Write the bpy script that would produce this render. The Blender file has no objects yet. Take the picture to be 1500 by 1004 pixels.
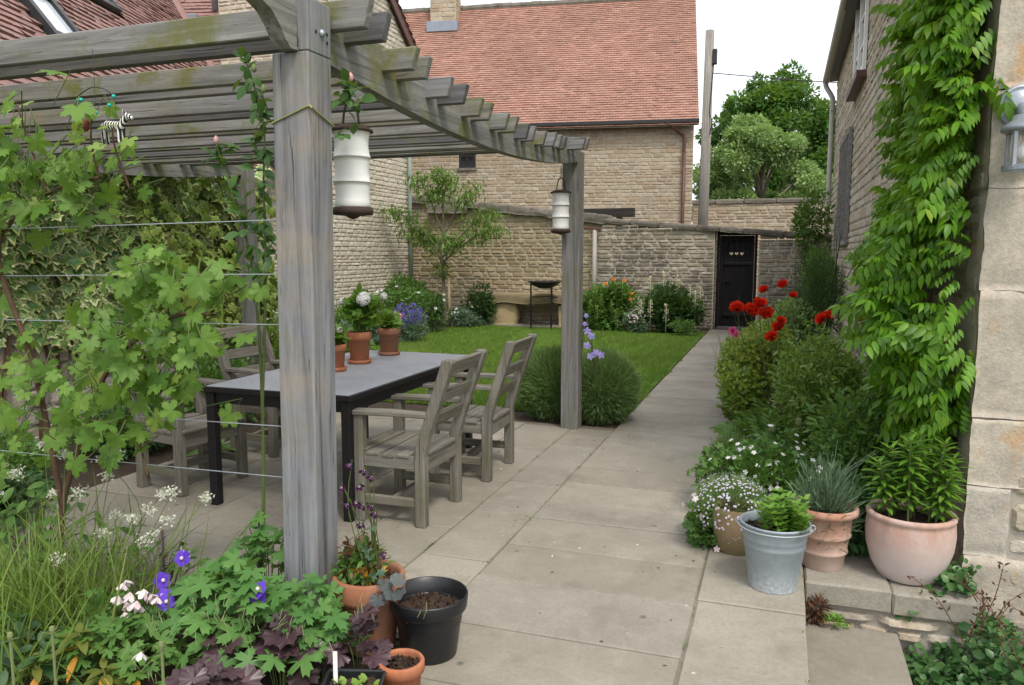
import bpy, bmesh, math, random
import numpy as np
from mathutils import Vector, noise as mnoise
R=np.random.RandomState(7); random.seed(7)
SC=bpy.context.scene; COL=SC.collection
PI=math.pi
def rad(a): return math.radians(a)
def A(*v): return np.array(v,dtype=float)
def nrm(v):
    v=np.asarray(v,dtype=float); return v/np.maximum(np.linalg.norm(v,axis=-1,keepdims=True),1e-9)

# ------------------------------------------------------------------ materials
class NT:
    def __init__(s,name):
        s.m=bpy.data.materials.new(name); s.m.use_nodes=True; s.t=s.m.node_tree; s.t.nodes.clear()
        s.out=s.n('ShaderNodeOutputMaterial')
    def n(s,typ,**k):
        nd=s.t.nodes.new(typ)
        for a,b in k.items():
            if a.startswith('i_'): s.set(nd.inputs[int(a[2:])],b)
            elif hasattr(nd,a) : setattr(nd,a,b)
            else: s.set(nd.inputs[a.replace('_',' ')],b)
        return nd
    def set(s,sock,v):
        if isinstance(v,bpy.types.NodeSocket): s.t.links.new(v,sock)
        elif isinstance(v,bpy.types.Node): s.t.links.new(v.outputs[0],sock)
        else:
            if hasattr(sock.default_value,'__len__') and not hasattr(v,'__len__'): v=(v,)*len(sock.default_value)
            if hasattr(v,'__len__') and len(v)==3 and len(sock.default_value)==4: v=(*v,1)
            sock.default_value=v
    def coord(s,sc=(1,1,1),kind='Object'):
        tc=s.n('ShaderNodeTexCoord'); mp=s.n('ShaderNodeMapping')
        s.t.links.new(tc.outputs[kind],mp.inputs[0]); mp.inputs['Scale'].default_value=sc if hasattr(sc,'__len__') else (sc,)*3
        return mp.outputs[0]
    def noise(s,vec,scale,detail=4,rough=.6,dist=0):
        return s.n('ShaderNodeTexNoise',Vector=vec,Scale=scale,Detail=detail,Roughness=rough,Distortion=dist).outputs[0]
    def ramp(s,fac,stops,interp='LINEAR'):
        r=s.n('ShaderNodeValToRGB'); r.color_ramp.interpolation=interp; e=r.color_ramp.elements
        while len(e)<len(stops): e.new(.5)
        for q,(p,c) in zip(e,stops):
            q.position=p; q.color=(*c,1) if hasattr(c,'__len__') else (c,c,c,1)
        s.set(r.inputs[0],fac); return r.outputs[0]
    def mix(s,f,a,b,mode='MIX'):
        m=s.n('ShaderNodeMix',data_type='RGBA',blend_type=mode); s.set(m.inputs[0],f); s.set(m.inputs[6],a); s.set(m.inputs[7],b); return m.outputs[2]
    def math(s,op,a,b=0):
        m=s.n('ShaderNodeMath',operation=op); s.set(m.inputs[0],a); s.set(m.inputs[1],b); return m.outputs[0]
    def isl(s): return s.n('ShaderNodeNewGeometry').outputs['Random Per Island']
    def bump(s,h,strength,dist=.01): return s.n('ShaderNodeBump',Strength=strength,Distance=dist,Height=h).outputs[0]
    def bsdf(s,color,rough=.8,metal=0,normal=None,spec=.3):
        b=s.n('ShaderNodeBsdfPrincipled'); s.set(b.inputs['Base Color'],color); s.set(b.inputs['Roughness'],rough); s.set(b.inputs['Metallic'],metal)
        s.set(b.inputs['Specular IOR Level'],spec)
        if normal is not None: s.set(b.inputs['Normal'],normal)
        return b.outputs[0]
    def done(s,sh): s.t.links.new(sh,s.out.inputs[0]); return s.m

def leafm(name,c1,c2,trans=.35,rough=.5,c3=None,spec=.35):
    s=NT(name); r=s.isl()
    st=[(0,c1),(1,c2)] if c3 is None else [(0,c1),(.55,c2),(.93,c2),(1,c3)]
    c=s.ramp(r,st); nz=s.noise(s.coord(1),9,2)
    c=s.mix(s.math('MULTIPLY',nz,.45),c,A(*c1)*.6+A(0,0,0))
    b=s.bsdf(c,rough,spec=spec); t=s.n('ShaderNodeBsdfTranslucent'); s.set(t.inputs[0],s.mix(.5,c,(.30,.42,.03)) if trans>.2 else c)
    m=s.n('ShaderNodeMixShader'); s.set(m.inputs[0],trans); s.t.links.new(b,m.inputs[1]); s.t.links.new(t.outputs[0],m.inputs[2])
    return s.done(m.outputs[0])
def petal(name,c1,c2,trans=.35):
    s=NT(name); c=s.ramp(s.isl(),[(0,c1),(1,c2)])
    b=s.bsdf(c,.6,spec=.2); t=s.n('ShaderNodeBsdfTranslucent'); s.set(t.inputs[0],c)
    m=s.n('ShaderNodeMixShader'); s.set(m.inputs[0],trans); s.t.links.new(b,m.inputs[1]); s.t.links.new(t.outputs[0],m.inputs[2])
    return s.done(m.outputs[0])
def plain(name,c,rough=.6,metal=0,var=.25,scale=8,bump=.15,spec=.3):
    s=NT(name); v=s.coord(1); n=s.noise(v,scale,5)
    col=s.mix(n,A(*c)*(1-var),A(*c)*(1+var)); h=s.noise(v,scale*8,3)
    return s.done(s.bsdf(col,rough,metal,s.bump(h,bump,.004),spec))
def stone(name,cols,lichen=(.10,.095,.075),lam=.45,nsc=1.0,spots=(.42,.25,.10),sam=.25,bmp=.6,dark=.0):
    s=NT(name); v=s.coord(1); r=s.isl()
    k=len(cols); c=s.ramp(r,[(i/(k-1),q) for i,q in enumerate(cols)])
    n1=s.noise(v,3*nsc,6,.65); n2=s.noise(v,14*nsc,6,.7); n3=s.noise(v,60*nsc,4,.7); n0=s.noise(v,.9*nsc,4,.6)
    c=s.mix(s.ramp(n2,[(.35,0),(.75,.5)]),c,A(*cols[0])*.55)
    c=s.mix(s.math('MULTIPLY',s.ramp(n1,[(.56,0),(.66,1)]),sam),c,spots)
    l=s.math('MULTIPLY',s.ramp(s.math('ADD',s.math('MULTIPLY',n0,.6),s.math('MULTIPLY',n2,.4)),[(.5-dark,0),(.62-dark,1)]),lam)
    c=s.mix(l,c,lichen)
    c=s.mix(s.ramp(n3,[(.3,.45),(.6,0)]),c,A(*cols[0])*.5)
    h=s.math('ADD',s.math('MULTIPLY',n2,.7),s.math('MULTIPLY',n3,.5))
    return s.done(s.bsdf(c,.92,0,s.bump(h,bmp,.02),.15))
def wood(name,ax,light=(.29,.285,.28),darkc=(.10,.096,.094),brown=(.25,.19,.12),bam=.35,moss=.3,mosscol=(.14,.15,.05)):
    s=NT(name); sc=[26,26,26]; sc[ax]=1.1; v=s.coord(tuple(sc)); w=s.coord(1)
    oi=s.n('ShaderNodeObjectInfo').outputs['Random']
    off=s.n('ShaderNodeVectorMath',operation='ADD'); s.set(off.inputs[0],v); 
    comb=s.n('ShaderNodeCombineXYZ'); 
    for q in range(3): s.set(comb.inputs[q],s.math('MULTIPLY',oi,37+q*11))
    s.t.links.new(comb.outputs[0],off.inputs[1]); v=off.outputs[0]
    g=s.noise(v,1.0,7,.68,.9); g2=s.noise(v,3.2,4,.6,.4); big=s.noise(w,2.3,4,.6); fine=s.noise(w,70,3)
    c=s.ramp(g,[(.28,darkc),(.45,A(*light)*.72),(.6,light),(.8,A(*light)*1.25)])
    c=s.mix(s.math('MULTIPLY',s.ramp(big,[(.48,0),(.66,1)]),bam),c,s.mix(g,A(*brown)*.55,A(*brown)*1.35))
    crack=s.ramp(g2,[(.30,1),(.38,0)]); c=s.mix(s.math('MULTIPLY',crack,.75),c,(.025,.022,.02))
    mn=s.noise(s.coord((1.3,1.3,1.3)),3.1,5,.7); c=s.mix(s.math('MULTIPLY',s.ramp(mn,[(.5,0),(.64,1)]),moss),c,mosscol)
    h=s.math('ADD',g,s.math('SUBTRACT',s.math('MULTIPLY',fine,.25),s.math('MULTIPLY',crack,.5)))
    return s.done(s.bsdf(c,.85,0,s.bump(h,.55,.006),.2))
M={}
# ------------------------------------------------------------------ mesh builder
class MB:
    def __init__(s): s.V=[];s.L=[];s.S=[];s.I=[];s.n=0;s.sm=False
    def raw(s,V,L,S,I):
        V=np.asarray(V,dtype=float).reshape(-1,3); s.V.append(V); s.L.append(np.asarray(L,dtype=np.int64)+s.n); s.S.append(np.asarray(S,dtype=np.int64)); s.I.append(np.asarray(I,dtype=np.int64)); s.n+=len(V)
    def add(s,V,F,mi=0):
        s.raw(V,[i for f in F for i in f],[len(f) for f in F],[mi]*len(F))
    def inst(s,T,pos,d,up,sc,mi=0):
        pos=np.atleast_2d(pos).astype(float); N=len(pos); s.sm=True
        if N==0: return
        y=nrm(np.broadcast_to(np.atleast_2d(d),(N,3))); u=np.broadcast_to(np.atleast_2d(up),(N,3))
        x=np.cross(y,u); bad=np.linalg.norm(x,axis=1)<1e-4; x[bad]=np.cross(y[bad],A(.3,.9,.2)); x=nrm(x); z=np.cross(x,y)
        V,L,S,I=T; sc=np.broadcast_to(np.atleast_1d(sc).astype(float),(N,))
        W=(V[None,:,0,None]*x[:,None]+V[None,:,1,None]*y[:,None]+V[None,:,2,None]*z[:,None])*sc[:,None,None]+pos[:,None]
        k=len(V); LL=(L[None]+(np.arange(N)*k)[:,None]).ravel()
        s.raw(W.reshape(-1,3),LL,np.tile(S,N),np.tile(I,N)+mi)
    def box(s,c,h,b=.004,rot=None,mi=0,jit=0):
        c=A(*c);h=A(*h); b=min(b,min(h)*.49); V=[];idx={}
        for sx in(-1,1):
            for sy in(-1,1):
                for sz in(-1,1):
                    sg=A(sx,sy,sz)
                    for a in range(3):
                        p=(h-b)*sg; p[a]=h[a]*sg[a]; idx[(sx,sy,sz,a)]=len(V); V.append(p+R.randn(3)*jit)
        F=[]
        for a in range(3):
            o=[q for q in range(3) if q!=a]
            for sg in(-1,1):
                f=[]
                for (p,q) in((-1,-1),(1,-1),(1,1),(-1,1)):
                    k=[0,0,0];k[a]=sg;k[o[0]]=p;k[o[1]]=q; f.append(idx[(*k,a)])
                F.append(f)
            for p in(-1,1):
                for q in(-1,1):
                    k0=[0,0,0];k0[o[0]]=p;k0[o[1]]=q;k1=list(k0);k0[a]=-1;k1[a]=1
                    F.append([idx[(*k0,o[0])],idx[(*k1,o[0])],idx[(*k1,o[1])],idx[(*k0,o[1])]])
        for sx in(-1,1):
            for sy in(-1,1):
                for sz in(-1,1): F.append([idx[(sx,sy,sz,a)] for a in range(3)])
        V=np.array(V)
        if rot is not None: V=V@np.asarray(rot).T
        s.add(V+c,F,mi)
    def bar(s,p0,p1,w,h,up=(0,0,1),b=.004,mi=0):
        p0=A(*p0);p1=A(*p1); y=nrm(p1-p0); x=nrm(np.cross(y,A(*up))); z=np.cross(x,y)
        s.box((p0+p1)/2,(w/2,np.linalg.norm(p1-p0)/2,h/2),b,np.stack([x,y,z],1),mi)
    def sweep(s,P,w,h,up=(0,0,1),mi=0):
        P=np.array(P,dtype=float); T=nrm(np.gradient(P,axis=0)); V=[]
        for p,t in zip(P,T):
            x=nrm(np.cross(t,A(*up))); z=np.cross(x,t)
            for a,b in((-1,-1),(1,-1),(1,1),(-1,1)): V.append(p+x*a*w/2+z*b*h/2)
        F=[[i*4+k,i*4+(k+1)%4,i*4+4+(k+1)%4,i*4+4+k] for i in range(len(P)-1) for k in range(4)]
        F+= [[3,2,1,0],[len(V)-4+k for k in range(4)]]; s.add(V,F,mi)
    def tube(s,P,r,n=6,mi=0):
        P=np.array(P,dtype=float); r=np.broadcast_to(np.atleast_1d(r).astype(float),(len(P),)) if np.ndim(r)==0 or len(np.atleast_1d(r))==1 else np.array(r,dtype=float)
        T=nrm(np.gradient(P,axis=0)); ref=A(0,0,1) if abs(T[0][2])<.9 else A(1,0,0); x=nrm(np.cross(T[0],ref)); V=[]
        for p,t,q in zip(P,T,r):
            x=nrm(x-t*np.dot(x,t)); z=np.cross(t,x)
            for k in range(n):
                a=2*PI*k/n; V.append(p+(x*math.cos(a)+z*math.sin(a))*q)
        F=[[i*n+k,i*n+(k+1)%n,i*n+n+(k+1)%n,i*n+n+k] for i in range(len(P)-1) for k in range(n)]
        F+=[list(range(n))[::-1],[len(V)-n+k for k in range(n)]]; s.add(V,F,mi)
    def lathe(s,prof,c=(0,0,0),n=40,mi=0,wob=0,cap=False):
        V=[];F=[]; c=A(*c)
        for (r,z) in prof:
            for k in range(n):
                a=2*PI*k/n; rr=r*(1+wob*math.sin(2*a+1)); V.append(c+A(rr*math.cos(a),rr*math.sin(a),z))
        m=len(prof)
        F=[[i*n+k,i*n+(k+1)%n,i*n+n+(k+1)%n,i*n+n+k] for i in range(m-1) for k in range(n)]
        if cap: F.append([(m-1)*n+k for k in range(n)])
        s.add(V,F,mi)
    def rough(s,c,h,amp=.02,sub=5,seed=0,mi=0,fr=6,rot=None,round_=.18):
        c=A(*c);h=A(*h); n=sub+1; V=[];F=[];key={}
        def vid(p):
            k=tuple(np.round(p,4))
            if k not in key: key[k]=len(V); V.append(p)
            return key[k]
        for a in range(3):
            o=[q for q in range(3) if q!=a]
            for sg in(-1,1):
                for i in range(sub):
                    for j in range(sub):
                        f=[]
                        for (di,dj) in((0,0),(1,0),(1,1),(0,1)):
                            p=A(0,0,0);p[a]=sg;p[o[0]]=-1+2*(i+di)/sub;p[o[1]]=-1+2*(j+dj)/sub; f.append(vid(p))
                        F.append(f)
        V=np.array(V); sph=nrm(V); W=V*(1-round_)+sph*1.25*round_
        W=W*h
        for i in range(len(W)):
            q=Vector((W[i]+c)*fr)+Vector((seed*3.1,seed*1.7,0)); nv=mnoise.noise_vector(q); nv2=mnoise.noise_vector(q*3.1)
            W[i]+=np.array(nv)*amp+np.array(nv2)*amp*.4
        if rot is not None: W=W@np.asarray(rot).T
        s.add(W+c,F,mi)
    def build(s,name,mats,parent=None,smooth=False,local=False):
        V=np.concatenate(s.V); L=np.concatenate(s.L); S=np.concatenate(s.S); I=np.concatenate(s.I)
        if parent is not None and not local: 
            V=V-np.array(root_loc(parent))
        me=bpy.data.meshes.new(name); me.vertices.add(len(V)); me.vertices.foreach_set('co',V.astype(np.float32).ravel())
        me.loops.add(len(L)); me.loops.foreach_set('vertex_index',L.astype(np.int32))
        me.polygons.add(len(S)); me.polygons.foreach_set('loop_start',(np.cumsum(S)-S).astype(np.int32)); me.polygons.foreach_set('loop_total',S.astype(np.int32))
        if not isinstance(mats,(list,tuple)): mats=[mats]
        for m in mats: me.materials.append(M[m] if isinstance(m,str) else m)
        me.polygons.foreach_set('material_index',I.astype(np.int32))
        me.polygons.foreach_set('use_smooth',np.full(len(S),bool(smooth or s.sm)))
        me.update(calc_edges=True); me.validate()
        o=bpy.data.objects.new(name,me); COL.objects.link(o)
        if parent is not None: o.parent=parent
        return o
def root_loc(o):
    l=A(*o.location)
    while o.parent is not None: o=o.parent; l=l+A(*o.location)
    return l
def rotz(a): c,s_=math.cos(a),math.sin(a); return np.array([[c,-s_,0],[s_,c,0],[0,0,1.]])
def thing(name,label,cat,loc=(0,0,0),group=None,rz=0):
    o=bpy.data.objects.new(name,None); COL.objects.link(o); o.location=loc; o.rotation_euler=(0,0,rz); o.empty_display_size=.1
    o['label']=label;o['category']=cat
    if group:o['group']=group
    return o
def tag(o,label,cat,group=None):
    o['label']=label;o['category']=cat
    if group:o['group']=group
    return o
def struct(o): o['kind']='structure'; return o
def stuff(o): o['kind']='stuff'; return o
def copy_tree(o,parent=None):
    c=o.copy(); COL.objects.link(c)
    if parent is not None: c.parent=parent
    for ch in list(o.children): copy_tree(ch,c)
    return c
# ------------------------------------------------------------------ leaf templates: unit length along +Y, base at the origin, normal +Z
def pack(V,F,I=None): return (np.array(V,dtype=float),np.array([i for f in F for i in f]),np.array([len(f) for f in F]),np.array(I if I is not None else [0]*len(F)))
def join(*Ts):
    V=[];L=[];S=[];I=[];n=0
    for T in Ts: V.append(T[0]);L.append(T[1]+n);S.append(T[2]);I.append(T[3]);n+=len(T[0])
    return (np.concatenate(V),np.concatenate(L),np.concatenate(S),np.concatenate(I))
def xf(T,pos,d,up,sc,mi=0):
    m=MB(); m.inst(T,A(*pos),A(*d),A(*up),sc,mi); return (m.V[0],m.L[0],m.S[0],m.I[0])
def T_leaf(w=.45,fold=.12,droop=.25,ts=(.2,.5,.8),peak=.45):
    V=[(0,0,0)];F=[]
    def z(t): return -droop*t*t
    for t in ts:
        hw=w/2*(math.sin(PI*min(1,t**(math.log(.5)/math.log(peak))))**.8)
        V+=[(-hw,t,z(t)+fold*hw*2),(0,t,z(t)),(hw,t,z(t)+fold*hw*2)]
    V.append((0,1,z(1))); k=len(ts)
    F+=[(0,2,1),(0,3,2)]
    for i in range(k-1):
        a=1+3*i;F+=[(a,a+1,a+4,a+3),(a+1,a+2,a+5,a+4)]
    a=1+3*(k-1); F+=[(a,a+1,3*k+1),(a+1,a+2,3*k+1)]
    return pack(V,F)
def T_palm(lobes=5,depth=.45,spread=140,teeth=3,tdepth=.1,cup=-.25,wave=.06,n=None):
    n=n or lobes*(2*teeth+2); V=[(0,0,0)]; 
    for i in range(n+1):
        f=i/n; th=rad(-spread+2*spread*f); ph=f*lobes
        lob=abs(math.sin(PI*ph)); 
        prof=1-.32*abs(f-.5)*2
        r=prof*((1-depth)+depth*lob**.7)*(1-tdepth*(i%2))
        x=math.sin(th)*r;y=math.cos(th)*r
        V.append((x,y,cup*r*r+wave*math.sin(ph*2*PI)*r))
    F=[(0,i+2,i+1) for i in range(n)]
    V=np.array(V); V*= .62; V[:,1]+=.0
    return pack(V,F)
def T_ivy():
    out=[(0,0),(.22,-.16),(.42,-.02),(.30,.18),(.56,.42),(.26,.50),(0,1.0),(-.26,.50),(-.56,.42),(-.30,.18),(-.42,-.02),(-.22,-.16)]
    c=A(0,.3); V=[(0,.3,.03)]; 
    for p in out: q=c+(A(*p)-c)*.76; V.append((q[0],q[1],.02-.1*abs(q[0])))
    for p in out: V.append((p[0],p[1],-.16*abs(p[0])-.12*max(0,p[1]-.3)))
    k=len(out); F=[];I=[]
    for i in range(k): F.append((0,1+(i+1)%k,1+i)); I.append(0)
    for i in range(k): F.append((1+i,1+(i+1)%k,1+k+(i+1)%k,1+k+i)); I.append(1)
    return pack(V,F,I)
def T_blade(w=.05,bend=.5,n=4):
    V=[];F=[]
    for i in range(n):
        t=i/n; a=bend*t; V+=[(-w/2*(1-t**2*.7),t*math.cos(a*.6),-bend*.5*t*t),(w/2*(1-t**2*.7),t*math.cos(a*.6),-bend*.5*t*t)]
    V.append((0,math.cos(bend*.6),-bend*.5)); F=[(2*i,2*i+1,2*i+3,2*i+2) for i in range(n-1)]+[(2*n-2,2*n-1,2*n)]
    return pack(V,F)
T_RH=pack([(0,0,0),(-.28,.5,.08),(0,1,-.1),(.28,.5,.08)],[(0,3,2),(0,2,1)])
T_OV=T_leaf(); T_LONG=T_leaf(.26,.1,.35); T_ROUND=T_leaf(.8,.1,.2,(.15,.45,.8),.5); T_IVY=T_ivy(); T_SM=T_leaf(.5,.15,.2,(.5,))
T_GRAPE=T_palm(5,.42,152,4,.17,-.22,.06); T_GERAN=T_palm(5,.66,160,3,.20,-.12,.06); T_HEUCH=T_palm(7,.26,165,2,.12,-.06,.09); T_PELA=T_palm(7,.12,168,1,.05,.22,.10)
T_STAR=T_palm(3,.55,120,1,.2,-.15,.04)
def T_compound(pairs=5,l=.36,w=.42,droop=.35,hang=.25):
    P=[]; lf=T_leaf(w,.12,.3,(.25,.6))
    for i in range(pairs):
        t=.22+.66*i/(pairs-1) if pairs>1 else .5; z=-droop*t*t
        for s_ in(-1,1): P.append(xf(lf,(s_*.01,t,z),(s_*.8,.42,-hang),(s_*.35,.1,1),l*(1-.25*abs(t-.5))))
    P.append(xf(lf,(0,.88,-droop*.8),(0,1,-.6),(0,.4,1),l*.95))
    return join(*P)
T_WIST=T_compound(5,.38,.40,.30,.75); T_FERN=T_compound(8,.30,.28,.3)
T_TREFOIL=join(*[xf(T_palm(3,.4,75,1,.12,-.1,.03),(0,0,0),(math.sin(a),math.cos(a)+.3,0),(0,0,1),.75) for a in(-1.3,0,1.3)])
def T_flower(n=5,w=.55,cup=.35,layers=1,droop=.2):
    P=[]
    for k in range(layers):
        for i in range(n):
            a=2*PI*(i+.5*k)/n; c=cup+k*.45
            P.append(xf(T_leaf(w,-.08,droop,(.35,.75),.62),(0,0,.0),(math.cos(a)*math.cos(c),math.sin(c)*1.0,math.sin(a)*math.cos(c)),(0,1,0) if c<1.3 else (-math.cos(a),0,-math.sin(a)),.5*(1-.15*k)))
    return join(*P)   # flower axis is +Y
T_FL5=T_flower(5,.62,.35); T_FL5f=T_flower(5,.75,.15); T_GFL=T_flower(5,1.0,.3); T_POPPY=T_flower(5,1.1,.75,3,-.15); T_DBL=T_flower(6,.8,.3,4); T_BELL=T_flower(5,.6,.95,1,.1)
# ------------------------------------------------------------------ scatter
def blob(n,c,r,lumps=7,inner=.55,seed=None,low=-1.0):
    """points through a lumpy crown with outward directions"""
    rs=np.random.RandomState(seed if seed is not None else R.randint(1<<30)); c=A(*c); r=A(*r)
    lc=nrm(rs.randn(lumps,3))*rs.uniform(.25,.62,(lumps,1)); lr=rs.uniform(.38,.62,lumps)
    k=rs.randint(0,lumps,n); d=nrm(rs.randn(n,3)); rad_=(rs.uniform(inner**3,1,n))**(1/3)
    p=lc[k]+d*(lr[k]*rad_)[:,None]; m=p[:,2]>low; p=p[m]; d=d[m]
    return c+p*r, nrm(d*.7+nrm(p)*.6)
def foliage(mb,T,n,c,r,size,lumps=7,inner=.5,up=.25,rnd=.7,seed=None,mi=0,low=-1,var=.35):
    p,d=blob(n,c,r,lumps,inner,seed,low); m=len(p); d=nrm(d+A(0,0,up)+R.randn(m,3)*rnd*.6); u=nrm(A(0,0,1)+R.randn(m,3)*.6+d*.2)
    mb.inst(T,p,d,u,size*R.uniform(1-var,1+var,m),mi)
def masonry(mb,O,U,W,H,N,ch=(.06,.12),ln=(.12,.32),gap=.012,dep=.02,top=None,holes=(),mi=0,rs=None,jit=.25,bottom=0):
    rs=rs or np.random.RandomState(R.randint(1<<30)); O=A(*O);U=A(*U);N=A(*N); Z=A(0,0,1); z=bottom; V=[];L=[];S=[];n=0
    while z<H-.02:
        h=rs.uniform(*ch); z1=min(z+h,H); zm=(z+z1)/2
        iv=[(0,W)]
        for (a,b,c,d) in holes:
            if c<zm<d:
                ni=[]
                for (p,q) in iv:
                    if b<=p or a>=q: ni.append((p,q))
                    else:
                        if a-p>.03: ni.append((p,a))
                        if q-b>.03: ni.append((b,q))
                iv=ni
        for (p,q) in iv:
            u=p
            while u<q-.02:
                l=rs.uniform(*ln)*(.6+.4*h/ch[1]+.2); u1=u+l
                if q-u1<ln[0]*.6: u1=q
                if top is None or top((u+u1)/2)>zm:
                    a=min(gap/2*(1+rs.rand()),.3*(u1-u)); hz=min(gap/2*(1+rs.rand()),.3*(z1-z)); u0_,u1_,z0_,z1_=u+a,u1-a,z+hz,z1-hz; w=u1_-u0_; hh=z1_-z0_
                    j=lambda: (rs.rand()-.5)*jit*min(w,hh)
                    k=min(w,hh)*.16
                    ring=[(u0_+k,z0_),(u0_+w*.5,z0_+j()*.5),(u1_-k,z0_),(u1_,z0_+k),(u1_+j()*.4,z0_+hh*.5),(u1_,z1_-k),(u1_-k,z1_),(u0_+w*.5,z1_+j()*.5),(u0_+k,z1_),(u0_,z1_-k),(u0_+j()*.4,z0_+hh*.5),(u0_,z0_+k)]
                    cu,cz=u0_+w/2,z0_+hh/2; dd=dep*rs.uniform(.45,1.1); f=1-min(.35,.012/min(w,hh)*2)
                    tx,tz=rs.uniform(-.25,.25,2)*dep
                    for (a_,b_) in ring: V.append(O+U*a_+Z*b_)
                    for (a_,b_) in ring:
                        e=dd+tx*(a_-cu)/w*2+tz*(b_-cz)/hh*2
                        V.append(O+U*(cu+(a_-cu)*f)+Z*(cz+(b_-cz)*f)+N*e)
                    for i in range(12):
                        L+=[n+i,n+(i+1)%12,n+12+(i+1)%12,n+12+i];S.append(4)
                    L+=[n+12+i for i in range(12)];S.append(12); n+=24
                u=u1
        z=z1
    if n: mb.raw(V,L,S,[mi]*len(S))
def tiles(mb,O,U,Sd,W,Ln,tw=.165,g=.1,keep=None,mi=0,th=.018,jit=.004,v0=0):
    rs=np.random.RandomState(R.randint(1<<30)); O=A(*O);U=nrm(A(*U));Sd=nrm(A(*Sd)); N=np.cross(U,Sd); N=N if N[2]>0 else -N
    V=[];L=[];S=[];n=0
    for j in range(int(Ln/g)):
        off=(j%2)*tw/2
        for i in range(-1,int(W/tw)+1):
            u=i*tw+off; u0=max(u,0);u1=min(u+tw-.004,W)
            if u1-u0<.03: continue
            p=O+U*((u0+u1)/2)+Sd*(v0+(j+.5)*g)
            if keep is not None and not keep(p,(u0+u1)/2,v0+(j+.5)*g): continue
            a=v0+j*g+rs.randn()*jit*.5; b=v0+(j+1)*g+.01; t=th+rs.randn()*jit
            for (uu,vv,nn) in((u0,a,t+rs.randn()*jit*.5),(u1,a,t+rs.randn()*jit*.5),(u1,b,.003),(u0,b,.003),(u0,a,-.002),(u1,a,-.002)): V.append(O+U*uu+Sd*vv+N*nn)
            L+=[n,n+1,n+2,n+3,n+4,n+5,n+1,n];S+=[4,4];n+=6
    mb.raw(V,L,S,[mi]*len(S))
def quad(mb,a,b,c,d,mi=0): mb.add([a,b,c,d],[(0,1,2,3)],mi)
def hexa(mb,lo,hi,mi=0):
    (x0,y0,z0),(x1,y1,z1)=lo,hi; V=[(x0,y0,z0),(x1,y0,z0),(x1,y1,z0),(x0,y1,z0),(x0,y0,z1),(x1,y0,z1),(x1,y1,z1),(x0,y1,z1)]
    mb.add(V,[(3,2,1,0),(4,5,6,7),(0,1,5,4),(1,2,6,5),(2,3,7,6),(3,0,4,7)],mi)
def spline(P,n=20):
    P=np.array(P,dtype=float); t=np.linspace(0,len(P)-1,n); out=[]
    for q in t:
        i=min(int(q),len(P)-2); f=q-i; p0=P[max(i-1,0)];p1=P[i];p2=P[i+1];p3=P[min(i+2,len(P)-1)]
        out.append(.5*((2*p1)+(-p0+p2)*f+(2*p0-5*p1+4*p2-p3)*f*f+(-p0+3*p1-3*p2+p3)*f**3))
    return np.array(out)
# ------------------------------------------------------------------ material set
CR=[(.40,.32,.21),(.52,.43,.29),(.60,.53,.40),(.45,.33,.19),(.55,.47,.34),(.40,.36,.29)]
M['stone_back']=stone('stone_back',[A(*c)*.95 for c in [(.38,.31,.22),(.50,.42,.31),(.57,.50,.385),(.44,.33,.215),(.51,.44,.33)]],lam=.2,sam=.3,nsc=.7)
M['stone_gable']=stone('stone_gable',[(.55,.49,.39),(.66,.60,.49),(.59,.52,.40),(.70,.64,.53)],lam=.10,sam=.1,nsc=.8)
M['stone_wall']=stone('stone_wall',[(.33,.27,.17),(.42,.35,.22),(.50,.43,.30),(.36,.27,.15),(.44,.38,.27)],lam=.35,sam=.25,dark=.02)
M['stone_grey']=stone('stone_grey',[(.36,.32,.25),(.46,.42,.34),(.55,.50,.41),(.30,.25,.18),(.40,.35,.26)],lam=.75,lichen=(.07,.065,.06),sam=.15,dark=.05)
M['stone_house']=stone('stone_house',[(.46,.40,.31),(.56,.50,.41),(.62,.57,.49),(.48,.39,.27)],lam=.3,lichen=(.24,.22,.19),sam=.35)
M['quoin']=stone('quoin',[(.46,.41,.34),(.54,.48,.39),(.50,.46,.40)],lam=.5,lichen=(.30,.285,.26),spots=(.52,.30,.13),sam=.8,bmp=.4,nsc=1.25)
M['mortar']=plain('mortar',(.42,.37,.29),.95,0,.3,10,.5)
M['mortar_dark']=plain('mortar_dark',(.17,.14,.10),.95,0,.4,10,.5)
M['mortar_grey']=plain('mortar_grey',(.36,.33,.28),.95,0,.3,12,.8)
M['coping']=stone('coping',[(.16,.145,.12),(.24,.22,.18),(.20,.18,.15)],lam=.8,lichen=(.07,.066,.058),spots=(.26,.25,.19),sam=.4,nsc=2)
M['trough']=stone('trough',[(.30,.24,.15),(.24,.19,.12)],lam=.5,lichen=(.12,.10,.07),sam=.2,nsc=1.5)
M['block']=stone('block',[(.48,.38,.22),(.44,.34,.19)],lam=.15,sam=.2)
M['step']=stone('step',[(.34,.315,.26),(.30,.28,.235)],lam=.45,lichen=(.19,.18,.145),sam=.1,bmp=.35,nsc=1.3)
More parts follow.
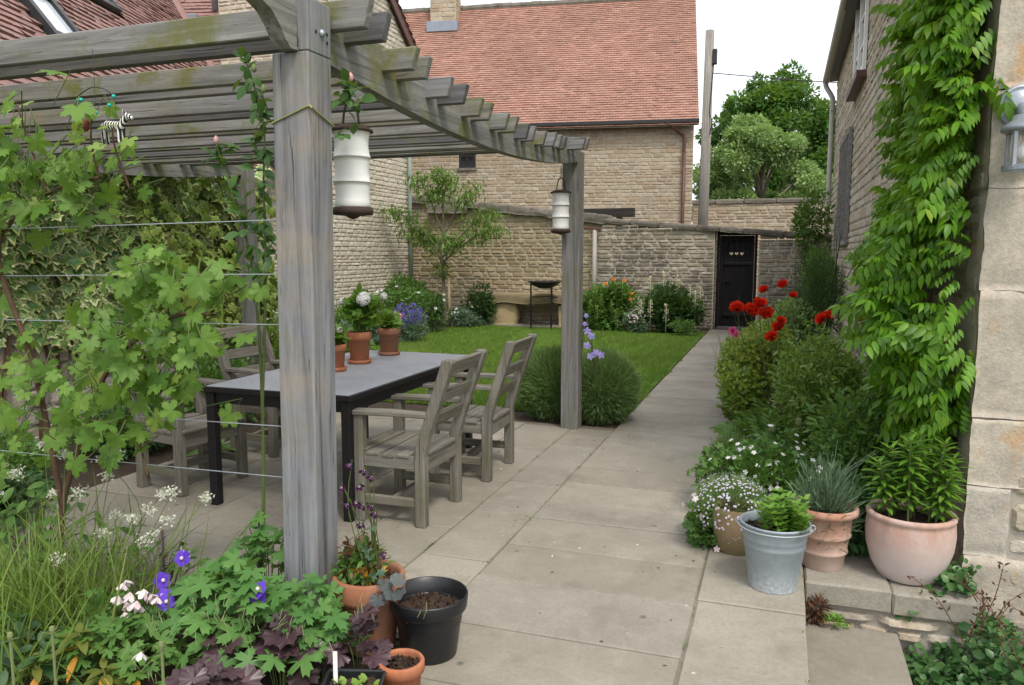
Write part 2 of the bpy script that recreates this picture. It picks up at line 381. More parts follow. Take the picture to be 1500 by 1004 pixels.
def paving():
    s=NT('paving'); v=s.coord(1); r=s.isl()
    c=s.ramp(r,[(0,(.25,.227,.183)),(.35,(.292,.266,.214)),(.7,(.325,.296,.240)),(1,(.27,.252,.215))])
    n1=s.noise(v,1.1,6,.65); n2=s.noise(v,7,6,.7); n3=s.noise(v,55,4,.7); n4=s.noise(v,2.7,5,.75,.6)
    c=s.mix(s.ramp(n1,[(.38,.5),(.6,0)]),c,(.17,.155,.125)); c=s.mix(s.ramp(n2,[(.5,0),(.8,.45)]),c,(.40,.375,.325))
    c=s.mix(s.ramp(n4,[(.52,0),(.70,.5)]),c,(.15,.138,.105)); c=s.mix(s.ramp(n3,[(.3,.35),(.55,0)]),c,(.15,.14,.11))
    vo=s.n('ShaderNodeTexVoronoi',Scale=5.5,Vector=v).outputs['Distance']; c=s.mix(s.ramp(vo,[(.03,.8),(.055,0)]),c,(.55,.53,.48)); vo2=s.n('ShaderNodeTexVoronoi',Scale=3.1,Vector=s.coord((1.03,.97,1))).outputs['Distance']; c=s.mix(s.ramp(s.math('ADD',vo2,s.math('MULTIPLY',n3,.05)),[(.05,.7),(.085,0)]),c,(.08,.075,.06))
    h=s.math('ADD',n2,s.math('MULTIPLY',n3,.35)); return s.done(s.bsdf(c,s.ramp(n2,[(0,.7),(1,.9)]),0,s.bump(h,.35,.008),.25))
M['paving']=paving()
M['joint']=plain('joint',(.17,.15,.115),.95,0,.75,2.2,.5)
def roof(name,c):
    s=NT(name); v=s.coord(1); r=s.isl(); c=[A(*q) for q in c]; k=len(c)
    col=s.ramp(r,[(i/(k-1),q) for i,q in enumerate(c)]); n=s.noise(v,.55,5,.6); n2=s.noise(v,9,5,.7); n3=s.noise(v,2.4,5,.75)
    col=s.mix(s.ramp(n,[(.42,0),(.7,.45)]),col,(.20,.115,.09)); col=s.mix(s.ramp(n2,[(.55,0),(.8,.4)]),col,(.33,.23,.17)); col=s.mix(s.ramp(n3,[(.58,0),(.7,.6)]),col,(.13,.10,.075))
    return s.done(s.bsdf(col,.85,0,s.bump(n2,.3,.01),.2))
M['roof_back']=roof('roof_back',[(.30,.160,.118),(.35,.187,.138),(.33,.19,.148),(.40,.225,.17),(.28,.155,.122)])
M['roof_left']=roof('roof_left',[(.25,.145,.128),(.30,.178,.158),(.28,.178,.162),(.23,.138,.124)])
M['lead']=plain('lead',(.25,.28,.33),.5,.2,.2,6)
M['dark_timber']=wood('dark_timber',0,(.045,.042,.04),(.015,.014,.013),(.06,.05,.04),.3,.1)
M['black_paint']=plain('black_paint',(.012,.011,.012),.45,0,.4,12,.25)
M['door_black']=wood('door_black',2,(.014,.012,.013),(.006,.006,.006),(.02,.014,.010),.3,0)
M['brown_pipe']=plain('brown_pipe',(.10,.045,.035),.45)
M['grey_pipe']=plain('grey_pipe',(.34,.33,.29),.5)
M['green_pipe']=plain('green_pipe',(.25,.30,.26),.5)
M['white_paint']=plain('white_paint',(.78,.78,.75),.4,0,.06)
M['frame_dark']=plain('frame_dark',(.03,.03,.032),.4)
def glass(name,c,rough):
    s=NT(name); return s.done(s.bsdf(c,rough,0,None,.9))
M['pane']=glass('pane',(.03,.035,.04),.05)
M['soil']=plain('soil',(.055,.040,.028),.95,0,.6,14,1.0)
M['grassland']=plain('grassland',(.07,.11,.03),.9,0,.4,2,.5)
def lawnm():
    s=NT('lawn'); v=s.coord(1); n=s.noise(v,.8,5,.6); n2=s.noise(v,26,4)
    c=s.ramp(n,[(.3,(.06,.13,.016)),(.5,(.11,.20,.028)),(.7,(.16,.23,.05))]); c=s.mix(s.math('MULTIPLY',n2,.5),c,(.05,.09,.012))
    return s.done(s.bsdf(c,.9,0,s.bump(n2,.8,.03),.1))
M['lawn']=lawnm()
def lawnblade():
    s=NT('lawn_blade'); v=s.coord(1); n=s.noise(v,.75,5,.65); n2=s.noise(s.coord((5,.9,1)),1.2,4); r=s.isl()
    c=s.ramp(r,[(0,(.12,.24,.028)),(.8,(.20,.33,.055)),(1,(.28,.30,.10))]); c=s.mix(s.ramp(n,[(.42,0),(.62,.65)]),c,(.19,.255,.06)); c=s.mix(s.ramp(n2,[(.45,0),(.7,.5)]),c,(.07,.15,.02))
    b=s.bsdf(c,.6,spec=.15); t=s.n('ShaderNodeBsdfTranslucent'); s.set(t.inputs[0],c); m=s.n('ShaderNodeMixShader'); s.set(m.inputs[0],.35); s.t.links.new(b,m.inputs[1]); s.t.links.new(t.outputs[0],m.inputs[2]); return s.done(m.outputs[0])
M['lawn_blade']=lawnblade()
for a,n in enumerate('xyz'):
    M['oak_'+n]=wood('oak_'+n,a,(.255,.25,.25),(.085,.083,.084),(.27,.215,.135),.5,.32)
    M['oak_moss_'+n]=wood('oak_moss_'+n,a,(.26,.255,.24),(.09,.086,.08),(.24,.2,.12),.3,.85,(.14,.145,.045))
    M['oak_dark_'+n]=wood('oak_dark_'+n,a,(.15,.148,.15),(.05,.049,.05),(.17,.14,.09),.35,.3)
    M['oak_green_'+n]=wood('oak_green_'+n,a,(.25,.245,.22),(.085,.082,.07),(.26,.22,.13),.4,1.0,(.155,.155,.05))
    M['chair_'+n]=wood('chair_'+n,a,(.21,.195,.165),(.06,.055,.045),(.14,.12,.085),.45,.5,(.115,.12,.055))
# ------------------------------------------------------------------ world, sun, camera
w=bpy.data.worlds.new('World'); SC.world=w; w.use_nodes=True; nt=w.node_tree; nt.nodes.clear()
sky=nt.nodes.new('ShaderNodeTexSky'); sky.sky_type='NISHITA'; sky.sun_disc=False; sky.sun_elevation=rad(56); sky.sun_rotation=rad(140); sky.air_density=1; sky.dust_density=4; sky.ozone_density=1
b1=nt.nodes.new('ShaderNodeBackground'); b1.inputs[1].default_value=.06; nt.links.new(sky.outputs[0],b1.inputs[0])
b2=nt.nodes.new('ShaderNodeBackground'); b2.inputs[0].default_value=(.97,.985,1,1); b2.inputs[1].default_value=.80   # the even white cloud cover
ad=nt.nodes.new('ShaderNodeAddShader'); nt.links.new(b1.outputs[0],ad.inputs[0]); nt.links.new(b2.outputs[0],ad.inputs[1])
wo=nt.nodes.new('ShaderNodeOutputWorld'); nt.links.new(ad.outputs[0],wo.inputs[0])
sl=bpy.data.lights.new('sun','SUN'); sl.energy=1.5; sl.angle=rad(13); sl.color=(1,.95,.87)
so=bpy.data.objects.new('sun',sl); COL.objects.link(so); so.rotation_euler=(rad(34),0,rad(40))
cam=bpy.data.cameras.new('camera'); co=bpy.data.objects.new('camera',cam); COL.objects.link(co); SC.camera=co
cam.sensor_width=36; cam.lens=27.36; cam.clip_end=1000; cam.clip_start=.05
co.location=(0,0,1.5); co.rotation_euler=(rad(90-6.605),0,rad(19.08))
SC.view_settings.view_transform='Standard'; SC.view_settings.look='None'; SC.view_settings.exposure=0.6; SC.view_settings.gamma=1
# ------------------------------------------------------------------ ground
mb=MB(); quad(mb,(-400,-400,-.58),(400,-400,-.58),(400,400,-.58),(-400,400,-.58)); struct(mb.build('ground','grassland'))
mb=MB(); hexa(mb,(-60,-12,-.55),(.135,90,-.014)); hexa(mb,(.135,3.74,-.55),(.86,90,-.014)); hexa(mb,(.86,4.06,-.55),(45,90,-.014)); struct(mb.build('garden_soil','soil'))
mb=MB()
def slabrow(mb,x0,x1,y0,y1,ln,z=0,th=.05,g=.010,seed=1,axis=1):
    rs=np.random.RandomState(seed); a,b=(y0,y1) if axis else (x0,x1); p=a-rs.rand()*ln[0]*.5*(0)
    while p<b-.02:
        q=p+rs.uniform(*ln)
        if b-q<ln[0]*.5: q=b
        q=min(q,b); gg=g*(.5+rs.rand())
        c,h=(((x0+x1)/2,(p+q)/2,z-th/2),((x1-x0)/2-gg/2,(q-p)/2-gg/2,th/2)) if axis else (((p+q)/2,(y0+y1)/2,z-th/2),((q-p)/2-gg/2,(y1-y0)/2-gg/2,th/2))
        c=(c[0],c[1],c[2]+rs.randn()*.0009); mb.box(c,h,.005,None,0,.0007); p=q
xs=[-4.15,-3.55,-3.1,-2.5,-2.1,-1.66,-1.3]
for i in range(6): slabrow(mb,xs[i],xs[i+1],[2.95,2.9,2.85,2.8,2.62,2.62][i],[6.5,6.5,6.5,6.45,6.4,6.4][i],(.42,.85),seed=i)
hexa(mb,(-4.15,2.6,-.03),(-1.3,6.5,-.006),1); struct(mb.build('patio',['paving','joint']))
mb=MB(); slabrow(mb,-1.3,-.3,-.45,4.1,(.40,.60),seed=11); slabrow(mb,-1.3,-.3,4.1,15.62,(.27,.46),seed=13); slabrow(mb,-.3,.15,.2,4.2,(.55,.95),seed=12); slabrow(mb,-1.62,-1.3,.2,1.95,(.4,.7),seed=14)
hexa(mb,(-1.3,-.4,-.03),(-.3,15.62,-.006),1); hexa(mb,(-.3,.2,-.15),(.142,4.2,-.006),1)
hexa(mb,(-2.3,15.0,-.03),(-1.3,15.5,-.016),1)
struct(mb.build('path',['paving','joint']))
# steps going down to the right in front of the house wall
mb=MB()
slabrow(mb,.152,.545,1.2,3.64,(.55,.95),z=-.17,th=.06,seed=21); slabrow(mb,.55,1.0,1.2,3.95,(.6,1.0),z=-.34,th=.06,seed=22); slabrow(mb,1.005,1.6,1.0,3.95,(.6,1.0),z=-.50,th=.06,seed=23)
hexa(mb,(.136,1.2,-.55),(.535,3.66,-.232),1); hexa(mb,(.536,1.2,-.55),(.985,3.97,-.402),1)
struct(mb.build('steps',['paving','mortar_grey']))
mb=MB(); mb.box((.335,3.92,-.05),(.18,.245,.052),.008,None,0,.002); mb.box((.685,3.92,-.055),(.165,.24,.052),.008,None,0,.002)
masonry(mb,(.15,3.715,-.235),(1,0,0),.7,.13,(0,-1,0),(.055,.08),(.12,.3),.012,.03,mi=1)
hexa(mb,(.15,3.716,-.4),(.85,3.76,-.105),2)
o=mb.build('ledge_wall',['step','stone_house','mortar_grey']); tag(o,'low stone ledge carrying the large pink pot above the lower steps','stone ledge')
# lawn
mb=MB(); quad(mb,(-6.3,6.95,-.006),(-1.32,6.95,-.006),(-1.32,15.2,-.006),(-6.3,15.2,-.006)); struct(mb.build('lawn','lawn'))
mb=MB(); N=150000; y=6.95+8.0*R.rand(N)**1.25; x=-6.2+5.0*R.rand(N); k=~((x>-3.75)&(y>14.45)); k&=x<-1.33+.035*np.sin(y*4.1)+.03*np.sin(y*11+1)+.02*np.sin(y*29); x=x[k];y=y[k];n=len(x)
mb.inst(pack([(-.11,0,0),(.11,0,0),(.03,1,-.25)],[(0,1,2)]),np.stack([x,y,np.full(n,-.006)],1),nrm(R.randn(n,3)*.42+A(0,0,1)),R.randn(n,3),R.uniform(.025,.055,n)*(1+.3*np.sin(x*2.1+y))); stuff(mb.build('lawn_grass','lawn_blade'))
# ------------------------------------------------------------------ boundary wall with the garden door
gw=thing('garden_wall','coursed stone garden wall with dark sloping coping and a black door at its right','wall',(-3.5,15.75,0))
topL=lambda u:2.66-u*.118; topR=lambda u:2.14-u*.085
mb=MB(); masonry(mb,(-7.8,15.75,0),(1,0,0),4.2,2.75,(0,-1,0),(.055,.11),(.10,.34),0.010,.018,top=lambda u:topL(u)-.04)
hexa(mb,(-7.8,15.752,0),(-3.6,16.2,2.12),1); mb.add([(-7.8,15.752,2.12),(-3.6,15.752,2.12),(-7.8,15.752,2.66),(-7.8,16.2,2.12),(-3.6,16.2,2.12),(-7.8,16.2,2.66)],[(0,1,2),(3,5,4),(2,1,4,5),(0,2,5,3)],1)
mb.build('stone_face',['stone_wall','mortar'],gw)
mb=MB(); masonry(mb,(-3.6,15.72,0),(1,0,0),4.5,2.2,(0,-1,0),(.05,.10),(.10,.36),0.010,.02,top=lambda u:topR(u)-.03,holes=[(2.33,3.17,0,1.95)])
for x0,x1,z1 in((-3.6,-1.26,1.93),(-.44,.9,1.72)): hexa(mb,(x0,15.722,0),(x1,16.2,z1),1)
for y_ in(15.72,):   # reveals beside the door
    masonry(mb,(-1.262,15.74,0),(0,1,0),.4,1.92,(1,0,0),(.05,.1),(.12,.3),.01,.012); 
mb.build('stone_face',['stone_grey','mortar'],gw)
mb=MB(); x=-7.8
while x<-3.55:
    l=R.uniform(.35,.8); z=topL(x+l/2+7.8); a=math.atan(-.118)
    rt=np.array([[math.cos(a),0,-math.sin(a)],[0,1,0],[math.sin(a),0,math.cos(a)]])
    mb.rough((x+l/2,15.93,z+R.uniform(0,.03)),(l/2+.01,.30,R.uniform(.06,.10)),.03,5,R.randint(99),rot=rt); x+=l
mb.rough((-6.9,15.66,2.43),(.45,.1,.09),.03,6,3)
x=-3.6
while x<.86:
    l=R.uniform(.4,.75); l=min(l,.88-x+.02); z=topR(x+l/2+3.6)+.015; a=math.atan(-.085); rt=np.array([[math.cos(a),0,-math.sin(a)],[0,1,0],[math.sin(a),0,math.cos(a)]])
    mb.rough((x+l/2,15.93,z),(l/2+.006,.29,.05),.016,5,R.randint(99),rot=rt); x+=l
mb.build('coping','coping',gw,True)
# door
dx0,dx1,dy=-1.23,-.47,15.86
mb=MB(); hexa(mb,(dx0,dy,0.02),(dx0+.05,dy+.09,1.9)); hexa(mb,(dx1-.05,dy,.02),(dx1,dy+.09,1.9)); hexa(mb,(dx0+.05,dy+.001,1.83),(dx1-.05,dy+.088,1.9)); fr=mb.build('door_frame','door_black',gw)
mb=MB()
def heart(cx,cz,s):
    P=[]
    for i in range(20):
        t=2*PI*i/20; P.append((cx+s*16*math.sin(t)**3/17,cz+s*(13*math.cos(t)-5*math.cos(2*t)-2*math.cos(3*t)-math.cos(4*t))/17))
    return P
bm=bmesh.new(); es=[]
def loop(P):
    vs=[bm.verts.new((x,0,z)) for x,z in P]
    for i in range(len(vs)): es.append(bm.edges.new((vs[i],vs[(i+1)%len(vs)])))
px0,px1=dx0+.055,dx1-.055; loop([(px0,.05),(px1,.05),(px1,1.825),(px0,1.825)])
for cx in(-.955,-.855,-.755): loop(heart(cx,1.475,.036))
bmesh.ops.triangle_fill(bm,edges=es,use_beauty=True)
ex=bmesh.ops.extrude_face_region(bm,geom=bm.faces[:]); bmesh.ops.translate(bm,verts=[v for v in ex['geom'] if isinstance(v,bmesh.types.BMVert)],vec=(0,.028,0))
bmesh.ops.recalc_face_normals(bm,faces=bm.faces[:])
me=bpy.data.meshes.new('door'); bm.to_mesh(me); bm.free(); me.materials.append(M['door_black']); door=bpy.data.objects.new('door',me); COL.objects.link(door); door.parent=gw; door.location=A(0,dy+.04,0)-A(-3.5,15.75,0)
dl=A(*door.location)+A(-3.5,15.75,0)
def dpart(mb,name,mat): 
    V=np.concatenate(mb.V); mb.V=[V-dl]; return mb.build(name,mat,door,local=True)
mb=MB()
for x in np.linspace(px0,px1,7)[1:-1]: mb.box((x,dy+.036,.9),(.004,.004,.82),.001)
dpart(mb,'plank_bead','black_paint')
for z,h in((1.30,.055),(.30,.06),(.10,.05)): 
    mb=MB(); mb.box(((px0+px1)/2,dy+.026,z),((px1-px0)/2-.075,.014,h),.006); dpart(mb,'rail','door_black')
for x in(px0+.037,px1-.037): mb=MB(); mb.box((x,dy+.027,.93),(.036,.013,.88),.006); dpart(mb,'stile','door_black')
mb=MB(); P=[]; 
for i in range(13):
    t=PI*i/12; P.append((-.85+.235*math.cos(t),dy+.026,1.50+.25*math.sin(t)))
mb.sweep(P,.028,.07,(0,1,0)); dpart(mb,'arch_head','door_black')
mb=MB(); mb.bar((-1.16,dy+.02,.93),(-1.0,dy+.02,.93),.014,.018); mb.lathe([(0,-.012),(.028,-.012),(.032,0),(.028,.012),(0,.012)],(-1.0,dy+.016,.93),14); dpart(mb,'latch','black_paint')
for z in(1.30,.30): mb=MB(); mb.bar((px1-.01,dy+.010,z),(px0+.12,dy+.010,z),.006,.035); dpart(mb,'hinge','black_paint')
# iron bracket pipe standing against the wall
t=thing('vent_pipe','pale stub of pipe with a rusty cross bracket against the garden wall','pipe',(-3.62,15.6,0))
mb=MB(); mb.tube([(-3.62,15.6,-.014),(-3.62,15.6,1.95)],.045,12); mb.build('pipe','grey_pipe',t,True)
mb=MB(); mb.bar((-3.95,15.58,2.0),(-3.5,15.6,1.96),.06,.05); mb.build('bracket','rust' if 'rust' in M else 'brown_pipe',t)
# stone seat
t=thing('stone_bench','weathered stone slab seat on two rounded blocks under the garden wall','bench',(-4.8,15.4,0))
mb=MB(); mb.rough((-4.75,15.4,.56),(1.22,.26,.10),.045,9,5,round_=.12,fr=3); mb.build('seat_slab','trough',t,True)
for x,s in((-5.55,.36),(-4.0,.3)): mb=MB(); mb.rough((x,15.42,.22),(s,.19,.24),.03,7,int(x*10)%50,round_=.4,fr=3); mb.build('support_block','block',t,True)
mb=MB(); mb.rough((-5.72,15.14,.47),(.11,.06,.035),.015,4,8); tag(mb.build('loose_stone','block'),'small pale stone lying at the left end of the slab seat','stone')
mb=MB(); slabrow(mb,-6.1,-3.6,14.95,15.5,(.5,.9),z=.02,th=.06,seed=31,axis=0); o=mb.build('bench_paving','paving'); struct(o)
# ------------------------------------------------------------------ back house
a9=rad(9); e=A(-math.cos(a9),-math.sin(a9),0); Nn=A(math.sin(a9),-math.cos(a9),0); C0=A(-2.4,22,0); Zz=A(0,0,1)
bh=thing('red_roofed_house','large stone house with a broad red tiled roof behind the garden wall','house',tuple(C0))
LW=13.0
mb=MB(); masonry(mb,C0+e*LW,-e,LW,5.1,Nn,(.06,.125),(.12,.38),.009,.012,holes=[(LW-6.55,LW-6.05,3.82,4.28)])
def pbox(mb,u0,u1,n0,n1,z0,z1,mi=0):
    P=[C0+e*u+Nn*n+Zz*z for z in(z0,z1) for (u,n) in((u0,n0),(u1,n0),(u1,n1),(u0,n1))]; mb.add(P,[(3,2,1,0),(4,5,6,7),(0,1,5,4),(1,2,6,5),(2,3,7,6),(3,0,4,7)],mi)
pbox(mb,6.55,LW,-7.2,-.003,0,5.1,1); pbox(mb,0.002,6.05,-7.2,-.003,0,5.1,1); pbox(mb,6.05,6.55,-7.2,-.003,0,3.82,1); pbox(mb,6.05,6.55,-7.2,-.003,4.28,5.1,1); pbox(mb,6.05,6.55,-7.2,-.18,3.82,4.28,1)
for u in(0.004,LW-.2): mb.add([C0+e*u+Zz*5.1,C0+e*u-Nn*7.2+Zz*5.1,C0+e*u-Nn*3.6+Zz*9.1,C0+e*(u+.2)+Zz*5.1,C0+e*(u+.2)-Nn*7.2+Zz*5.1,C0+e*(u+.2)-Nn*3.6+Zz*9.1],[(0,1,2),(3,5,4),(0,2,5,3),(1,4,5,2)],1)
mb.build('wall',['stone_back','mortar'],bh)
p=rad(49); Sd=-Nn*math.cos(p)+Zz*math.sin(p); Ln=(3.6+.3)/math.cos(p); RO=C0+e*(LW)+Nn*.3+Zz*(5.12-.3*math.tan(p)+.12)
mb=MB(); tiles(mb,RO,-e,Sd,LW+.12,Ln,.165,.1,jit=.003,th=.027)
a=RO-.03*Zz; b=RO-e*(LW+.1)-.03*Zz; c=b+Sd*Ln; d=a+Sd*Ln; quad(mb,a,b,c,d,1); S2=Nn*math.cos(p)+Zz*math.sin(p); quad(mb,d,c,c-S2*Ln,d-S2*Ln,1)
rf=mb.build('roof',['roof_back','mortar_dark'],bh)
mb=MB(); q=d.copy()
for i in range(int((LW+.1)/.32)): mb.lathe([(.0,-.158),(.12,-.158),(.12,.158),(0,.158)],(0,0,0),10); V=mb.V[-1]; V2=np.stack([V[:,2],V[:,0],V[:,1]],1); rz=rotz(a9); mb.V[-1]=V2@rz.T+(d-e*(.16+i*.32)+Zz*(.0+R.randn()*.006))
mb.build('ridge_tiles','coping',rf,local=False)
mb=MB(); cc=C0+e*7.75-Nn*3.25; rzm=rotz(a9); mb.box(cc+Zz*9.3,(.42,.33,1.0),.01,rzm); masonry(mb,cc+e*.42+Nn*.33+Zz*8.3,-e,.84,2.0,Nn,(.1,.16),(.15,.4),.01,.015); masonry(mb,cc-e*.42+Nn*.33+Zz*8.3,-Nn,.66,2.0,-e,(.1,.16),(.15,.4),.01,.015); mb.build('chimney',['stone_back'],rf)
mb=MB(); mb.box(cc+Zz*8.62+Nn*.12,(.50,.40,.16),.01,rzm); mb.build('flashing','lead',rf)
wn=MB(); pb=lambda u0,u1,n0,n1,z0,z1:pbox(wn,u0,u1,n0,n1,z0,z1)
pb(6.06,6.12,-.15,-.02,3.9,4.27);pb(6.48,6.54,-.15,-.02,3.9,4.27);pb(6.121,6.479,-.15,-.025,4.21,4.27);pb(6.121,6.479,-.15,-.025,3.9,3.95);pb(6.285,6.315,-.13,-.03,3.951,4.209); wf=wn.build('window','frame_dark',bh)
wn=MB(); pb(6.12,6.48,-.16,-.11,3.9,4.25); wn.build('pane','pane',wf); wn=MB(); pb(6.02,6.58,-.15,.06,3.825,3.895); wn.build('sill','coping',wf)
mb=MB(); g0=C0+Nn*.27+Zz*5.0; mb.sweep([g0+e*LW,g0-e*.12],.11,.09); mb.build('gutter','frame_dark',bh)
mb=MB(); mb.tube(spline([g0+e*.75-Zz*.03,g0+e*.6-Zz*.12,C0+e*.38+Nn*.12+Zz*4.72,C0+e*.26+Nn*.09+Zz*4.6,C0+e*.25+Nn*.09+Zz*4.2],16),.045,8); mb.tube([C0+e*.25+Nn*.09+Zz*4.3,C0+e*.25+Nn*.09],.045,8); mb.build('downpipe','brown_pipe',bh,True)
# dark beam and far wall, pole
t=thing('timber_beam','dark timber beam end resting above the garden wall','beam',(-3.6,16.9,0))
mb=MB(); mb.bar((-5.6,17,2.36),(-3.07,17,2.36),.15,.19); mb.build('beam','dark_timber',t); 
for x in(-5.4,-3.4): mb=MB(); mb.bar((x,17,-.014),(x,17,2.26),.12,.12,(0,1,0)); mb.build('prop','dark_timber',t)
t=thing('far_wall','pale stone wall with thin coping across the lane beyond the garden','wall',(0,24,0))
mb=MB(); masonry(mb,(-2.6,24,0),(1,0,0),7,2.92,(0,-1,0),(.06,.13),(.15,.5),.012,.02); hexa(mb,(-2.6,24.002,0),(4.4,24.4,2.92),1); mb.build('stone_face',['stone_back','mortar'],t)
mb=MB(); x=-2.65
while x<4.4: l=R.uniform(.5,.9); mb.rough((x+l/2,24.2,2.99),(l/2,.26,.06),.012,4,R.randint(99)); x+=l
mb.build('coping','coping',t,True)
t=thing('utility_pole','weathered wooden telegraph pole with a black terminal box near its top','pole',(-1.8,19,0))
mb=MB(); mb.tube([(-1.83,19,-.014),(-1.77,19,6.55)],[.13,.10],14); mb.build('pole',wood('pole_wood',2,(.30,.28,.25),(.13,.12,.11),(.25,.2,.15),.3,.1),t,True)
mb=MB(); mb.box((-1.64,18.96,5.95),(.05,.06,.17),.015); mb.build('terminal_box','frame_dark',t)
mb=MB(); mb.tube(spline([(-1.66,18.95,5.8),(-1.69,18.9,5.2),(-1.72,18.9,4.7),(-1.66,18.88,4.5),(-1.7,18.88,4.2)],16),.012,5); mb.build('cable','frame_dark',t)
mb=MB(); mb.tube(spline([(-1.7,19,5.6),(2,20,5.3),(7,22,5.5)],20),.012,5); tag(mb.build('overhead_cable','frame_dark'),'thin overhead cable running right from the telegraph pole','cable')
# ------------------------------------------------------------------ left houses
lh=thing('tiled_outbuilding','low left-hand house with ribbed red roof, skylights and a pale gable wall','house',(-7.5,9,0))
a16=rad(16); d=A(-math.sin(a16),math.cos(a16),0); n_=A(math.cos(a16),math.sin(a16),0); E0=A(-7,7.5,2.9); p=rad(52); Sd=-n_*math.cos(p)+Zz*math.sin(p)
NR=np.cross(d,Sd); NR=NR if NR[2]>0 else -NR
Vv=A(-10.75,12.32,5.82); tn=math.tan(p)
def keepw(P,u,v): return P[2]>=Vv[2]+tn*np.dot(P-Vv,d)-.02 and not(-.95<u-7<-.17 and 1.0<v<2.0) and not(1.22<u-7<2.05 and 2.4<v<3.5) and not (P[0]>-7.8 and P[1]>11.45)
mb=MB(); tiles(mb,E0-d*7,d,Sd,13.2,5.6,.165,.1,keepw,0,.024,.006,v0=-.2)
quad(mb,E0-d*7-Sd*.2-NR*.03,E0+d*4.1-Sd*.2-NR*.03,E0+d*4.1+Sd*5.6-NR*.03,E0-d*7+Sd*5.6-NR*.03,1)
r1=mb.build('wing_roof',['roof_left','mortar_dark'],lh)
# main roof: falls towards the camera, meets the wing in a valley
S3=d*math.cos(p)+Zz*math.sin(p)
def keepm(P,u,v): return P[2]>Vv[2]-tn*np.dot(P-Vv,n_)+.0 and P[0]<-7.6
mb=MB(); tiles(mb,Vv-S3*3.2-n_*.2,n_,S3,4.4,6.5,.165,.1,keepm,0,.024,.006); 
quad(mb,Vv-S3*3.3-n_*3-Zz*.04,Vv-S3*3.3+n_*2.9-Zz*.04,Vv+S3*3.3+n_*2.9-Zz*.04,Vv+S3*3.3-n_*3-Zz*.04,1); mb.build('main_roof',['roof_left','mortar_dark'],lh)
mb=MB(); vd=nrm(nrm(n_*1-d*1)*math.cos(math.atan(tn/math.sqrt(2)))-Zz*math.sin(math.atan(tn/math.sqrt(2))))
mb.tube([Vv-vd*4,Vv+vd*3.4],.10,8); mb.build('valley_tiles','roof_left',lh)
for (u0,u1,v0,v1) in((-.92,-.2,1.05,1.95),(1.27,2.0,2.45,3.45)):
    sk=MB()
    def sq(mb,ua,ub,va,vb,h0,h1,mi=0):
        P=[E0+d*u+Sd*v+NR*h for h in(h0,h1) for u,v in((ua,va),(ub,va),(ub,vb),(ua,vb))]; mb.add(P,[(3,2,1,0),(4,5,6,7),(0,1,5,4),(1,2,6,5),(2,3,7,6),(3,0,4,7)],mi)
    sq(sk,u0,u0+.1,v0,v1,-.02,.09);sq(sk,u1-.1,u1,v0,v1,-.02,.09);sq(sk,u0+.1,u1-.1,v0,v0+.09,-.02,.085);sq(sk,u0+.1,u1-.1,v1-.2,v1,-.02,.1)
    s_=sk.build('skylight','frame_dark',lh); sk=MB(); sq(sk,u0+.1,u1-.1,v0+.09,v1-.2,.0,.05); sk.build('pane',glass('sky_pane',(.55,.60,.66),.03),s_)
mb=MB(); F0=Vv+n_*.55+S3*.25; mb.tube([F0,F0+Zz*1.6],.07,12); mb.build('flue','lead',lh,True)
mb=MB(); mb.box(Vv+n_*.12+S3*.05+Zz*.02,(.12,.03,.05),.01,rotz(a16)); mb.build('roof_vent','lead',lh)
mb=MB(); W0=E0-d*7-n_*.25; masonry(mb,A(W0[0],W0[1],0),d,9.6,2.75,n_,(.07,.14),(.14,.4),.012,.02)
q0=A(W0[0],W0[1],0); q1=q0+d*9.6; quad(mb,q0,q1,q1+Zz*2.8,q0+Zz*2.8,1); b0=q0-n_*3.5
quad(mb,q0,b0,b0+Zz*6,q0+Zz*2.8,1); mb.build('wing_wall',['stone_gable','mortar'],lh)
gtop=lambda u: 6.0+.8*(4.1-u) if True else 0
mb=MB(); masonry(mb,(-7.8,11.5,0),(0,1,0),4.1,8.2,(1,0,0),(.055,.105),(.10,.30),.010,.014,top=lambda u:min(8.0,5.95+.8*(4.1-u))-.05)
V=[(-7.802,11.5,0),(-7.802,15.6,0),(-7.802,15.6,5.95),(-7.802,13.05,8.0),(-7.802,11.5,8.0)]; W_=[(x-1.5,y,z) for x,y,z in V]
mb.add(V+W_,[(0,1,2,3,4),(9,8,7,6,5),(0,5,6,1),(1,6,7,2),(2,7,8,3),(3,8,9,4),(4,9,5,0)],1); masonry(mb,(-9.3,11.5,0),(1,0,0),1.49,8.0,(0,-1,0),(.055,.105),(.10,.30),.010,.014); mb.build('gable_wall',['stone_gable','mortar'],lh)
mb=MB(); mb.bar((-7.72,15.85,5.82),(-7.72,12.9,8.18),.05,.2); mb.build('bargeboard','brown_pipe',lh)
mb=MB(); tl=nrm(A(0,-2.55,2.05)); tiles(mb,(-9.4,15.95,5.86),(1,0,0),tl,1.75,3.5,.165,.1,jit=.004); mb.build('gable_roof','roof_back',lh)
mb=MB(); mb.tube([(-7.72,15.52,0),(-7.72,15.52,5.7)],.045,10); mb.build('downpipe','green_pipe',lh,True)
